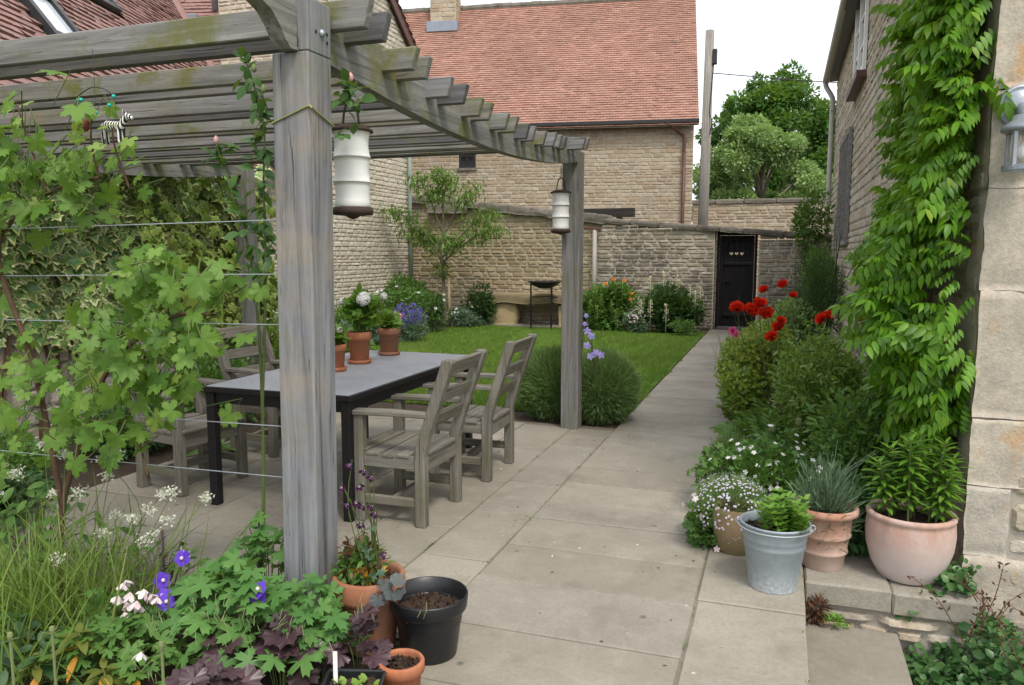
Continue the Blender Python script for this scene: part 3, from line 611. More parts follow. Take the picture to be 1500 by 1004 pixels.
# ------------------------------------------------------------------ right house
rh=thing('stone_cottage','stone cottage wall on the right with big corner blocks and a gutter','house',(.85,4,0))
X0=.85
mb=MB(); hl=[(6.2,7.7,3.62,4.82),(7.7,9.6,1.6,3.2)]
masonry(mb,(X0,4.05,-.1),(0,1,0),12.2,4.95,(-1,0,0),(.07,.15),(.15,.42),.014,.011,holes=[(a,b,c+.1,d_+.1) for a,b,c,d_ in hl])
masonry(mb,(X0+.02,3.998,-.6),(1,0,0),5.2,6.2,(0,-1,0),(.08,.17),(.14,.42),.03,.018,holes=[(-1,.14,0,6)])
hexa(mb,(X0+.002,4.0,-.6),(6.0,16.25,5.6),1)
mb.build('wall',['stone_house','mortar_grey'],rh)
mb=MB(); zs=[-.58,.10,.43,.75,1.33,1.78,2.20,2.62,3.05,3.5,4.0,4.5]; fw=[.5,.19,.85,.24,.62,.34,.7,.3,.7,.3,.6]; sw=[.35,.5,.28,.42,.3,.5,.3,.5,.3,.5,.3]
for i in range(len(zs)-1):
    z0,z1=zs[i],zs[i+1]; mb.rough((X0+fw[i]/2-.012,4.0+sw[i]/2-.018,(z0+z1)/2),(fw[i]/2-.004,sw[i]/2,(z1-z0)/2-.002),.011,14,i+3,fr=7,round_=.02)
mb.build('corner_stones','quoin',rh,True)
p=rad(45); mb=MB(); tiles(mb,(X0-.22,3.9,4.78),(0,1,0),(math.cos(p),0,math.sin(p)),12.5,4.4,.2,.14); hexa(mb,(X0-.2,3.95,4.70),(X0,16.3,4.77),1); mb.build('roof',['coping','frame_dark'],rh)
mb=MB(); mb.tube([(X0-.2,4.0,4.83),(X0-.2,16.35,4.72)],.065,10); mb.build('gutter','grey_pipe',rh,True)
mb=MB(); mb.tube(spline([(X0-.2,16.2,4.72),(X0-.2,16.2,4.6),(X0-.08,16.1,4.35),(X0-.08,16.1,4.1)],12),.045,8); mb.tube([(X0-.08,16.1,4.2),(X0-.08,16.1,0)],.045,8); mb.build('downpipe','grey_pipe',rh,True)
mb=MB(); y0,y1,z0,z1=10.25,11.75,3.62,4.82
for (ya,yb,za,zb) in((y0,y0+.08,z0,z1),(y1-.08,y1,z0,z1),(y0+.08,y1-.08,z1-.08,z1),(y0+.08,y1-.08,z0,z0+.09),(10.96,11.04,z0+.09,z1-.08)): hexa(mb,(X0-.05,ya,za),(X0+.02,yb,zb))
for yc in(10.33,11.04):
    for zc in(4.0,4.35): hexa(mb,(X0-.03,yc,zc),(X0+.0,yc+.63,zc+.025))
wf=mb.build('window','white_paint',rh); mb=MB(); hexa(mb,(X0-.012,y0,z0),(X0+.001,y1,z1)); mb.build('pane','pane',wf); mb=MB(); hexa(mb,(X0-.12,y0-.06,z0-.08),(X0+.02,y1+.06,z0-.003)); mb.build('sill','brown_pipe',wf)
mb=MB(); y0,y1,z0,z1=11.75,13.65,1.6,3.2
for (ya,yb,za,zb) in((y0,y0+.07,z0,z1),(y1-.07,y1,z0,z1),(y0+.07,y1-.07,z1-.07,z1),(y0+.07,y1-.07,z0,z0+.07)): hexa(mb,(X0-.06,ya,za),(X0-.01,yb,zb))
for i in range(1,6): mb.bar((X0-.03,y0+.06,z0+i*.26),(X0-.03,y1-.06,z0+i*.26),.02,.035)
for i in range(1,5): mb.bar((X0-.05,y0+i*.38,z0+.06),(X0-.05,y0+i*.38,z1-.06),.02,.035,(1,0,0))
wf=mb.build('lattice_window','oak_y',rh); mb=MB(); hexa(mb,(X0-.012,y0,z0),(X0+.001,y1,z1)); mb.build('pane','pane',wf)
# wall lamp
t=thing('wall_lamp','grey cast metal bulkhead lamp with clear glass and bulb on the cottage corner','lamp',(.98,3.9,2.0))
M['galv']=plain('galv',(.42,.46,.50),.5,.55,.25,14,.2); M['cast']=plain('cast',(.30,.33,.37),.42,.5,.45,16,.3)
s=NT('lamp_glass'); g=s.n('ShaderNodeBsdfGlass',Roughness=.02,IOR=1.2); tr=s.n('ShaderNodeBsdfTransparent'); mx=s.n('ShaderNodeMixShader'); s.set(mx.inputs[0],.75); s.t.links.new(g.outputs[0],mx.inputs[1]); s.t.links.new(tr.outputs[0],mx.inputs[2]); M['lamp_glass']=s.done(mx.outputs[0])
lx,ly=.945,3.84
mb=MB(); mb.lathe([(0,.048),(.03,.046),(.055,.036),(.072,.02),(.076,.024),(.088,.022),(.092,.012),(.09,0),(0,0)][::-1],(0,0,0),40); V=mb.V[-1]; mb.V[-1]=np.stack([V[:,0],-V[:,2],V[:,1]],1)+A(lx,3.98,2.125); mb.tube([(lx,3.95,2.11),(lx,3.9,2.09),(lx,ly,2.06)],.03,12); mb.build('wall_plate','cast',t,True)
mb=MB(); mb.lathe([(0,.05),(.055,.048),(.062,.025),(.068,.022),(.094,.006),(.1,-.01),(.094,-.02),(0,-.02)],(lx,ly,2.02),40); mb.build('cap','cast',t,True)
mb=MB(); mb.lathe([(.07,0),(.071,-.10),(.064,-.135),(.04,-.152),(0,-.155)],(lx,ly,2.0),36); mb.build('glass_jar','lamp_glass',t,True)
mb=MB()
for k in range(4):
    a=PI/4+k*PI/2; mb.bar((lx+.079*math.cos(a),ly+.079*math.sin(a),2.0),(lx+.079*math.cos(a),ly+.079*math.sin(a),1.85),.016,.016,(1,0,0),.002)
mb.lathe([(.072,-.012),(.087,-.01),(.087,.01),(.072,.01),(.072,-.012)],(lx,ly,1.852),36); mb.build('cage','cast',t)
mb=MB(); mb.lathe([(0,.05),(.020,.05),(.020,.02),(.03,0),(.042,-.025),(.038,-.05),(.02,-.066),(0,-.069)],(lx,ly,1.945),24); mb.build('bulb',plain('bulb',(.85,.85,.82),.25,0,.02),t,True)
# ------------------------------------------------------------------ pergola
pg=thing('pergola','weathered oak pergola with paired rafters over the patio table','pergola',(-1.68,2.48,0))
def post(x,y,z0,z1,s=.15,mat='oak_z'):
    mb=MB(); mb.box((x,y,(z0+z1)/2),(s/2,s/2,(z1-z0)/2),.006); return mb.build('post',mat,pg)
mb=MB(); mb.box((-1.675,2.475,1.09),(.075,.075,1.105),.006); mb.box((-1.6375,2.475,2.285),(.0375,.0749,.09),.004)
for V_ in mb.V: V_[:,0]+=.03*V_[:,2]/2.3-.004
M['post_near']=wood('post_near',2,(.235,.24,.255),(.075,.076,.08),(.36,.285,.18),.5,.2); mb.build('post','post_near',pg)
M['post_far']=wood('post_far',2,(.235,.23,.225),(.075,.072,.07),(.17,.16,.09),.4,.45)
post(-1.675,6.405,-.014,2.33,mat='post_far'); post(-5.0,6.45,-.014,2.33,mat='post_far'); post(-5.0,2.475,-.014,2.33)
zu=lambda y:2.10+.10*((y-4.3)/1.75)**2
for x in(-1.645,-5.0):
    P=[(x,y,zu(min(max(y,2.5),6.4))+.10) for y in np.linspace(2.4,6.4,24)]; mb=MB(); mb.sweep(P,.06,.20); 
    og=[(2.402,0),(2.402,.19)]
    prof=[(2.402,-.01),(2.36,-.012),(2.33,.01),(2.30,.05),(2.26,.085),(2.22,.10),(2.17,.115),(2.13,.15),(2.10,.20),(2.402,.20)]
    zb=zu(2.5); Vl=[(x-.03,y,zb+z) for y,z in prof]+[(x+.03,y,zb+z) for y,z in prof]; k=len(prof)
    mb.add(Vl,[tuple(range(k))[::-1],tuple(range(k,2*k))]+[(i,(i+1)%k,k+(i+1)%k,k+i) for i in range(k)]); mb.build('beam','oak_moss_y',pg)
rs=np.random.RandomState(5)
for k in range(9):
    for dd in(0,.13):
        y=2.595+.425*k+dd; zb=zu(y)+(.112 if k==0 else .098)+rs.uniform(-.003,.003); xr=-1.455-.012*k+rs.uniform(-.02,.02) if k<8 else -1.48; h=.103 if k==0 else .09
        mb=MB(); x0=-5.25; V=[]
        for x,dz in((x0,0),(xr-.012,0),(xr+.01,0)):
            pass
        mb.add([(x0,y-.022,zb),(xr-.015,y-.022,zb),(xr+.012,y-.022,zb+h),(x0,y-.022,zb+h),(x0,y+.022,zb),(xr-.015,y+.022,zb),(xr+.012,y+.022,zb+h),(x0,y+.022,zb+h)],[(0,1,2,3),(7,6,5,4),(0,4,5,1),(1,5,6,2),(2,6,7,3),(3,7,4,0)])
        o=mb.build('rafter',['oak_moss_x','oak_dark_x','oak_green_x','oak_x','oak_x','oak_dark_x','oak_moss_x','oak_green_x','oak_x','oak_moss_x','oak_dark_x','oak_x','oak_green_x','oak_x','oak_moss_x','oak_dark_x','oak_x','oak_green_x'][k*2+(dd>0)],pg)
        bv=o.modifiers.new('edge','BEVEL'); bv.width=.004; bv.segments=1
mb=MB(); mb.lathe([(0,0),(.014,0),(.012,.008),(0,.012)],(0,0,0),14); V=mb.V[-1]; mb.V[-1]=np.stack([V[:,2],V[:,0],V[:,1]],1)+A(-1.574,2.485,2.27)
mb.build('bolt','galv',pg,True)
for (yy,zz) in((2.45,2.268),(2.52,2.275),(2.52,2.245)): mb=MB(); mb.lathe([(0,.0),(.006,.0),(.006,.002),(0,.002)],(0,0,0),8); V=mb.V[-1]; mb.V[-1]=np.stack([V[:,2],V[:,0],V[:,1]],1)+A(-1.574,yy,zz); mb.build('bolt','frame_dark',pg)
# string tied round the near post
mb=MB(); s_=.0785; cx,cy=-1.653,2.475; P=[(cx-s_,cy+s_,1.93),(cx-s_,cy-s_,1.955),(cx+s_*.9,cy-s_,2.005),(cx+s_,cy-s_*.9,2.005),(cx+s_,cy+s_,1.96)]; mb.tube(P,.004,5); mb.tube([(cx+s_,cy-s_,2.008),(cx+s_+.02,cy-s_-.01,1.995)],.005,5); tag(mb.build('garden_twine',plain('twine',(.22,.23,.10),.9)),'green twine tied round the near pergola post','twine')
# training wires
for z,lab in((.64,'lowest training wire stretched left of the near post'),(.84,'second lowest training wire stretched left of the near post'),(1.23,'training wire level with the table top behind the vine'),(1.42,'training wire across the lower ivy'),(1.62,'topmost training wire across the middle of the ivy')):
    mb=MB(); mb.tube(spline([(-1.75,2.47,z),(-2.6,2.47,z-.012),(-3.4,2.47,z-.02),(-4.93,2.47,z)],14),.0019,5); tag(mb.build('training_wire','galv'),lab,'wire','training wires for the vine')
# ------------------------------------------------------------------ lanterns
s=NT('enamel'); v=s.coord(1); nz=s.noise(v,18,4); b=s.bsdf(s.mix(nz,(.66,.66,.62),(.78,.78,.76)),.5); M['enamel']=s.done(b)
M['rust']=plain('rust',(.055,.036,.028),.8,.2,.5,25,.5)
def lantern(x,y,z0,top,label,ring):
    t=thing('hanging_lantern',label,'lantern',(x,y,z0),'white lanterns hanging from the pergola'); r=.072
    mb=MB(); H=.29; prof=[(.066,0)]
    for k in range(3):
        for q in np.linspace(.08,1,6): prof.append((r-.006*math.sin(PI*q),.0+H*(k+q)/3)); 
        prof+=[(r+.0025,H*(k+1)/3-.0015),(r+.0025,H*(k+1)/3+.0015)]
    prof=[(a,z0+.03+b_) for a,b_ in prof]; prof+=[(.055,z0+.03+H),(.0,z0+.03+H)]; mb.lathe(prof,(x,y,0),36); mb.build('shade','enamel',t,True)
    mb=MB(); mb.lathe([(0,.03),(.076,.03),(.082,.015),(.078,.0),(.03,-.004),(.014,-.014),(0,-.018)],(x,y,z0),36); mb.build('base','rust',t,True)
    mb=MB(); mb.lathe([(.0,.025),(.05,.022),(.084,.006),(.086,-.004),(.06,-.006),(0,-.006)],(x,y,z0+.03+H+.005),36); mb.build('lid','rust',t,True)
    mb=MB(); P=[(x+.035*math.cos(a),y,z0+.345+.10*math.sin(a)) for a in np.linspace(0,PI,14)]; mb.tube(P,.0045,6); 
    if top>z0+.46: mb.tube([(x,y,z0+.44),(x,y,top)],.004,5)
    mb.build('handle','rust',t,True)
lantern(-1.622,2.755,1.648,2.32,'larger white ribbed lantern hanging beside the near post',1)
lantern(-1.735,6.24,1.66,2.2,'smaller white ribbed lantern hanging in front of the far post',1)
# ------------------------------------------------------------------ dining table
t=thing('patio_table','black framed patio table with grey slate top holding three flower pots','table',(-2.7,4.58,0))
s=NT('slate'); v=s.coord(1); n=s.noise(v,5,6,.7); n2=s.noise(v,60,4); r=s.isl()
c=s.mix(s.ramp(n,[(.3,0),(.7,1)]),(.20,.215,.24),(.29,.305,.335)); c=s.mix(s.ramp(n2,[(.45,0),(.7,.5)]),c,(.38,.39,.41)); M['slate']=s.done(s.bsdf(c,s.ramp(n,[(0,.42),(1,.65)]),0,s.bump(n2,.2,.003),.4))
x0,x1,y0,y1,zt=-3.2,-2.2,3.66,5.5,.72
mb=MB(); 
for i in range(3):
    a=y0+.02+i*(y1-y0-.04)/3; b=a+(y1-y0-.04)/3-.004; mb.box(((x0+x1)/2,(a+b)/2,zt-.008),((x1-x0)/2-.022,(b-a)/2,.010),.003)
tt=mb.build('table_top','slate',t)
mb=MB()
for y in(y0+.01,y1-.01): mb.box(((x0+x1)/2,y,zt-.016),((x1-x0)/2,.0098,.016),.003)
for x in(x0+.01,x1-.01): mb.box((x,(y0+y1)/2,zt-.016),(.0098,(y1-y0)/2-.021,.0158),.003)
mb.build('edge_trim','black_paint',t)
mb=MB()
for y in(y0+.05,y1-.05): mb.box(((x0+x1)/2,y,zt-.068),((x1-x0)/2-.02,.014,.034),.003)
for x in(x0+.04,x1-.04): mb.box((x,(y0+y1)/2,zt-.068),(.014,(y1-y0)/2-.066,.0338),.003)
mb.build('apron','black_paint',t)
for x in(x0+.045,x1-.045):
    for y in(y0+.045,y1-.045): mb=MB(); mb.box((x,y,(zt-.034)/2),(.027,.027,(zt-.034)/2),.003); mb.build('leg','black_paint',t)
# ------------------------------------------------------------------ garden armchair, faces -X in its own space
def make_chair(label):
    t=thing('garden_armchair',label,'chair',(0,0,0),'weathered wooden armchairs round the patio table')
    P=lambda mb,n,m: mb.build(n,m,t)
    for sy in(-.235,.235):
        mb=MB(); mb.bar((-.2,sy,0),(-.2,sy,.612),.058,.058,(0,1,0),.005); P(mb,'front_leg','chair_z')
        # rear leg carries on up as the raked back post
        pr=[(.145,0),(.205,0),(.205,.40),(.235,.52),(.375,.92),(.365,.935),(.315,.935),(.17,.50),(.145,.43)]
        mb=MB(); k=len(pr); V=[(x,sy-.03,z) for x,z in pr]+[(x,sy+.03,z) for x,z in pr]
        mb.add(V,[tuple(range(k))[::-1],tuple(range(k,2*k))]+[(i,(i+1)%k,k+(i+1)%k,k+i) for i in range(k)]); o=P(mb,'back_post','chair_z'); b=o.modifiers.new('edge','BEVEL'); b.width=.005; b.segments=1
        mb=MB(); mb.add([(x,sy+q*w_,z) for q in(-1,1) for x,w_,z in((-.29,.030,.612),(-.27,.042,.606),(-.02,.045,.613),(.215,.036,.613))]+[(x,sy+q*w_,z+.026) for q in(-1,1) for x,w_,z in((-.29,.030,.612),(-.27,.042,.606),(-.02,.045,.613),(.215,.036,.613))],
          [(i,i+1,i+5,i+4) for i in range(3)]+[(8+i,12+i,13+i,9+i) for i in range(3)]+[(i,8+i,9+i,i+1) for i in range(3)]+[(4+i,5+i,13+i,12+i) for i in range(3)]+[(0,4,12,8),(3,11,15,7)]); o=P(mb,'armrest','chair_x'); b=o.modifiers.new('edge','BEVEL'); b.width=.004; b.segments=1
        mb=MB(); mb.bar((-.172,sy,.355),(.146,sy,.355),.036,.075); P(mb,'side_rail','chair_x')
        mb=MB(); mb.bar((-.172,sy,.13),(.146,sy,.13),.028,.05); P(mb,'stretcher','chair_x')
    mb=MB(); mb.bar((0,-.222,.13),(0,.222,.13),.028,.05); P(mb,'stretcher','chair_y')
    for x in(-.2,.175): mb=MB(); mb.bar((x,-.206,.345),(x,.206,.345),.034,.10); P(mb,'cross_rail','chair_y')
    mb=MB()
    for i in range(5):
        x=-.205+i*.092; zz=.405+.0-.016*math.sin(PI*min(1,(i+.2)/4.6)); w=.082; L=.285 if 0<i<4 else .262
        if i==4: L=.205
        mb.bar((x,-L+.025,zz),(x,L-.025,zz),w,.02,(.0,0,1))
    P(mb,'seat','chair_y')
    mb=MB()
    for z0,h in((.885,.085),(.725,.075),(.585,.075)):
        x=.205+(z0-.52)*.37-.004; a=math.atan(.35); mb.bar((x,-.206,z0),(x,.206,z0),.022,h,(math.sin(a),0,math.cos(a)))
    P(mb,'backrest','chair_y'); return t
ch=make_chair('nearest weathered armchair, right of the table beside the potted dark aquilegia'); ch.location=(-1.995,3.985,0)
for (x,y,rz,lab) in((-1.97,4.905,.02,'weathered armchair behind the nearest one, on the lawn side of the table'),(-3.62,4.03,PI-.19,'weathered armchair partly hidden by the grapevine left of the table'),(-3.66,4.98,PI-.12,'weathered armchair seen behind the near pergola post, far left of the table')):
    c=copy_tree(ch); c.location=(x,y,0); c.rotation_euler=(0,0,rz); c['label']=lab
# ------------------------------------------------------------------ pots
def terracotta(name,c,dark,white,wam=.4,wsc=3.,zlo=None):
    s=NT(name); v=s.coord(1); n=s.noise(v,wsc,6,.7,.3); n2=s.noise(v,24,5,.7); n3=s.noise(s.coord((6,6,1.5)),2,4)
    col=s.mix(n2,dark,c); col=s.mix(s.math('MULTIPLY',s.ramp(n,[(.42,0),(.62,1)]),wam),col,white); col=s.mix(s.ramp(n3,[(.56,0),(.7,.35)]),col,A(*dark)*.6)
    if zlo is not None:   # lime bloom that settles on the lower wall of an old pot
        sx=s.n('ShaderNodeSeparateXYZ'); s.t.links.new(s.coord(1),sx.inputs[0]); col=s.mix(s.math('MULTIPLY',s.ramp(s.math('ADD',sx.outputs[2],s.math('MULTIPLY',n,.16)),[(zlo[0],1),(zlo[1],0)]),zlo[2]),col,white)
    return s.done(s.bsdf(col,.85,0,s.bump(n2,.25,.004),.2))
M['terra']=terracotta('terra',(.42,.155,.07),(.30,.10,.05),(.45,.30,.2),.25)
M['terra_old']=terracotta('terra_old',(.33,.14,.075),(.22,.09,.05),(.35,.25,.19),.45)
M['terra_salt']=terracotta('terra_salt',(.46,.24,.16),(.36,.17,.11),(.53,.46,.41),.55,4,(.12,.34,.5))
M['terra_pink']=terracotta('terra_pink',(.47,.29,.22),(.38,.21,.15),(.56,.49,.47),.75,3,(.13,.36,.95))
M['terra_moss']=terracotta('terra_moss',(.33,.24,.14),(.22,.15,.09),(.15,.16,.06),.65,3.5)
M['plastic']=plain('plastic',(.010,.011,.013),.36,0,.3,6,.08,.5)
M['compost']=plain('compost',(.05,.03,.02),.95,0,.6,30,1.0)
def pot(name,label,cat,x,y,prof,mat,soilz=None,soilr=None,group=None,z=0,n=48):
    t=thing(name,label,cat,(x,y,z),group); mb=MB(); mb.lathe([(r,z+h) for r,h in prof],(x,y,0),n,wob=.006); b=mb.build('pot_body',mat,t,True)
    if soilz is not None:
        mb=MB(); rs=np.random.RandomState(int(abs(x*100)))
        prof2=[(soilr*q,z+soilz+.012*(1-q)) for q in(1,.8,.6,.4,.2,.02)]; mb.lathe(prof2,(x,y,0),28); V=mb.V[-1]; V[:,2]+=rs.randn(len(V))*.004; 
        m=260; a=rs.rand(m)*2*PI; q=soilr*.97*np.sqrt(rs.rand(m)); mb.inst(pack([(-.5,0,0),(.5,.1,0),(.4,1,.2),(-.3,.8,.3)],[(0,1,2),(0,2,3)]),np.stack([x+q*np.cos(a),y+q*np.sin(a),np.full(m,z+soilz+.008)],1),rs.randn(m,3),rs.randn(m,3),rs.uniform(.006,.018,m)); mb.build('compost','compost',t)
    return t
def tpot_prof(rt,h,rb): return [(0,0),(rb,0),(rb+.003,.004),(rt*.86,h*.74),(rt*.95,h*.745),(rt,h*.76),(rt,h-.006),(rt-.004,h),(rt-.012,h),(rt-.014,h-.01),(rt*.82,h*.74),(rt*.80,h*.6)]
def saucer(t,x,y,z,r,mat):
    mb=MB(); mb.lathe([(0,z),(r*.88,z),(r,z+.026),(r-.006,z+.028),(r*.84,z+.008),(0,z+.008)],(x,y,0),40); mb.build('saucer',mat,t,True)
tp=[]
for (x,y,rt,h,mat,lab) in((-2.765,4.43,.075,.17,'terra','small terracotta pot of pale pink pelargonium beside the near post on the table'),(-2.80,4.80,.088,.215,'terra','terracotta pot of bushy white flowered pelargonium, middle of the table'),(-2.815,5.27,.088,.20,'terra_old','terracotta pot of pink budded pelargonium with lime marks, far end of the table')):
    t=pot('table_pot',lab,'pot',x,y,[(r,q+.009) for r,q in tpot_prof(rt,h,rt*.68)],mat,h*.86,rt*.86,'pelargonium pots on the table',z=.7225); saucer(t,x,y,.7225,rt*.99,mat); tp.append((t,x,y,.7225+h))
P_dark=pot('terracotta_pot','old terracotta pot with aquilegia and small rose at the foot of the near post','pot',-1.44,2.50,[(0,0),(.09,0),(.095,.01),(.118,.20),(.122,.205),(.134,.21),(.137,.225),(.137,.285),(.13,.295),(.118,.292),(.114,.28),(.11,.22)],'terra_old',.262,.113)
P_black=pot('black_plastic_pot','black plastic plant pot of bare dark compost on the paving','pot',-1.205,2.53,[(0,0),(.098,0),(.103,.006),(.126,.175),(.128,.18),(.139,.18),(.143,.188),(.147,.232),(.144,.238),(.140,.236),(.134,.19),(.128,.178),(.122,.13)],'plastic',.172,.127)
P_small=pot('terracotta_pot','small plain terracotta pot at the bottom edge beside the black seed tray','pot',-1.155,2.205,tpot_prof(.078,.15,.055),'terra',.12,.062)
P_thyme=pot('glazed_pot','olive stained round bellied pot of flowering thyme beside the bucket','pot',-.165,3.96,[(0,0),(.08,0),(.088,.008),(.118,.09),(.125,.15),(.121,.2),(.115,.232),(.108,.235),(.104,.22),(.105,.17)],'terra_moss',.205,.103)
M['galv_old']=None
s=NT('galv_old'); v=s.coord(1); n=s.noise(v,11,6,.75); n2=s.noise(v,60,5,.75); sx=s.n('ShaderNodeSeparateXYZ'); s.t.links.new(s.coord(1),sx.inputs[0])
c=s.mix(s.ramp(n,[(.3,0),(.7,1)]),(.26,.31,.35),(.36,.41,.45)); wz=s.math('MULTIPLY',s.ramp(s.math('ADD',sx.outputs[2],s.math('MULTIPLY',n,.22)),[(.10,1),(.24,0)]),s.ramp(n2,[(.42,0),(.6,1)])); c=s.mix(wz,c,(.58,.60,.62)); M['galv_old']=s.done(s.bsdf(c,s.ramp(n,[(0,.42),(1,.6)]),.45,s.bump(n2,.12,.003),.4))
P_buck=pot('galvanised_bucket','dented grey galvanised bucket planted with bright green mint','bucket',.012,3.575,[(0,.008),(.098,.008),(.100,0),(.104,0),(.106,.008),(.105,.02),(.130,.195),(.134,.2),(.1325,.207),(.134,.228),(.1375,.233),(.136,.240),(.147,.292),(.152,.296),(.152,.304),(.147,.306),(.142,.300),(.134,.26)],'galv_old',.262,.135)
mb=MB()
for sx_ in(-1,1):
    a=rad(8 if sx_>0 else 172); cxp,cyp=.012+.148*math.cos(a),3.575+.148*math.sin(a); mb.box((cxp,cyp,.285),(.006,.018,.018),.004,rotz(a)); mb.tube([(cxp+.012*sx_+.012*math.cos(q),cyp,.283+.012*math.sin(q)) for q in np.linspace(0,2*PI,12)],.003,5)
mb.tube([(.012+.162*math.cos(q),3.575+.162*math.sin(q)*(1.0),.288+.0) for q in np.linspace(rad(-6),rad(-174),22)],.0032,5); mb.build('handle','galv',P_buck,True)
P_rib=pot('ribbed_pot','whitened ribbed terracotta pot of bluish lavender behind the bucket','pot',.235,3.90,[(0,0),(.088,0),(.094,.008),(.101,.075),(.108,.079),(.112,.087),(.108,.095),(.107,.1),(.113,.155),(.120,.159),(.124,.168),(.120,.177),(.119,.182),(.128,.255),(.138,.262),(.150,.272),(.153,.285),(.149,.300),(.140,.304),(.130,.298),(.124,.27),(.12,.2)],'terra_salt',.262,.122)
P_big=pot('large_pot','big pink bellied terracotta pot of leafy lilies against the cottage corner','pot',.605,3.90,[(0,0),(.115,0),(.128,.008),(.162,.07),(.184,.15),(.190,.215),(.186,.27),(.183,.285),(.190,.292),(.190,.305),(.182,.314),(.170,.312),(.162,.30),(.165,.25),(.16,.2)],'terra_pink',.262,.158)
# seed tray
t=thing('seed_tray','black seed tray of tiny lettuce seedlings with a white label','tray',(-1.225,1.985,0)); rz=rotz(rad(18)); cx,cy=-1.225,1.985
mb=MB()
def tr(x,y,z): q=rz@A(x,y,0); return (cx+q[0],cy+q[1],z)
def ring(w,h,z): return [tr(a*w,b*h,z) for a,b in((-1,-1),(1,-1),(1,1),(-1,1))]
V=ring(.07,.11,.0)+ring(.088,.13,.135)+ring(.098,.14,.135)+ring(.098,.14,.145)+ring(.085,.127,.145)+ring(.080,.122,.10); F=[(3,2,1,0)]
for k in range(5):
    for i in range(4): F.append((4*k+i,4*k+(i+1)%4,4*k+4+(i+1)%4,4*k+4+i))
mb.add(V,F); o=mb.build('tray_body','plastic',t); b=o.modifiers.new('edge','BEVEL'); b.width=.006; b.segments=2; b.limit_method='ANGLE'
mb=MB(); q=20; V=[];F=[]
for i in range(q):
    for j in range(q): V.append(tr(-.081+.162*i/(q-1),-.123+.246*j/(q-1),.118+R.randn()*.003))
F=[(i*q+j,(i+1)*q+j,(i+1)*q+j+1,i*q+j+1) for i in range(q-1) for j in range(q-1)]; mb.add(V,F); mb.build('compost','compost',t)
M['seedling']=leafm('seedling',(.20,.34,.05),(.28,.42,.08),.35)
for k in range(13):
    mb=MB(); x,y=R.uniform(-.06,.07),R.uniform(-.09,.10); m=R.randint(4,7); a=R.rand(m)*6.3; c_=tr(x,y,.118); mb.inst(T_ROUND,np.tile(A(*c_),(m,1)),np.stack([np.cos(a),np.sin(a),np.full(m,1.9)],1),A(0,0,1)+0*R.randn(m,3),R.uniform(.02,.036,m)); mb.build('seedling','seedling',t)
mb=MB(); c_=tr(-.06,.085,.175); mb.box(c_,(.007,.0012,.055),.001,rotz(.4)); mb.build('plant_label','white_paint',t)
# brazier
t=thing('brazier','black round fire bowl on three slim iron legs in front of the stone seat','brazier',(-4.42,14.75,0)); bx,by=-4.42,14.75; zr=.93
mb=MB(); mb.lathe([(0,zr-.12),(.12,zr-.11),(.24,zr-.06),(.31,zr),(.335,zr+.005),(.335,zr-.012),(.315,zr-.014),(.245,zr-.075),(.12,zr-.13),(0,zr-.14)],(bx,by,0),40); mb.build('bowl','black_paint',t,True)
for a in(rad(200),rad(-45),rad(75)): mb=MB(); mb.bar((bx+.27*math.cos(a),by+.27*math.sin(a),-.014),(bx+.27*math.cos(a),by+.27*math.sin(a),zr-.03),.028,.028,(1,0,0)); mb.build('leg','black_paint',t)
for z in(.14,.62):
    mb=MB(); mb.tube([(bx+.262*math.cos(a),by+.262*math.sin(a),z) for a in np.linspace(0,2*PI,33)],.008,6); mb.build('hoop','black_paint',t)
# mobile with zebra
t=thing('hanging_mobile','small mobile with a striped zebra figure hanging from the pergola rafters','mobile',(-2.62,2.5,2.0)); mx,my=-2.64,2.5
mb=MB(); mb.tube(spline([(mx-.10,my,2.125),(mx-.05,my,2.15),(mx,my,2.16),(mx+.06,my,2.145),(mx+.10,my,2.115)],12),.0022,5); mb.tube([(mx,my,2.16),(mx,my,2.31)],.0015,4)
for dx,z0,z1 in((-.09,2.13,2.03),(-.07,2.14,2.02),(.07,2.14,2.04),(.10,2.115,2.04),(.0,2.16,2.06)): mb.tube([(mx+dx,my,z0),(mx+dx,my,z1)],.0012,4)
mb.build('wire_frame','frame_dark',t); M['bead']=plain('bead',(.02,.42,.33),.3,0,.1)
for dx,z in((-.09,2.115),(-.075,2.115),(.095,2.118),(.07,2.085),(.0,2.06)): mb=MB(); mb.lathe([(0,-.008),(.006,-.006),(.0085,0),(.006,.006),(0,.008)],(mx+dx,my,z),10); mb.build('bead','bead',t,True)
s=NT('zebra'); wv=s.n('ShaderNodeTexWave',Scale=26,Distortion=3,Vector=s.coord(1)); c=s.ramp(wv.outputs[0],[(.45,(.015,.015,.015)),(.55,(.75,.74,.7))],'CONSTANT'); M['zebra']=s.done(s.bsdf(c,.8))
zx,zz=mx+.085,2.0
mb=MB(); mb.tube([(zx-.05,my,zz),(zx-.03,my,zz+.003),(zx+.02,my,zz),(zx+.045,my,zz+.004)],[.016,.023,.021,.017],10); mb.tube([(zx+.04,my,zz+.004),(zx+.062,my,zz+.03),(zx+.07,my,zz+.04)],[.016,.012,.011],8); mb.tube([(zx+.062,my,zz+.042),(zx+.085,my,zz+.034),(zx+.098,my,zz+.026)],[.012,.011,.007],8)
for dx in(-.042,.036):
    for dy in(-.011,.011): mb.tube([(zx+dx,my+dy,zz),(zx+dx*1.04,my+dy,zz-.035),(zx+dx*1.02,my+dy,zz-.066)],[.010,.0075,.0065],8)
mb.tube([(zx-.05,my,zz+.008),(zx-.062,my,zz-.01),(zx-.064,my,zz-.03)],[.004,.003,.004],6)
for dy in(-.007,.007): mb.tube([(zx+.064,my+dy,zz+.048),(zx+.062,my+dy*1.4,zz+.064)],[.005,.002],6)
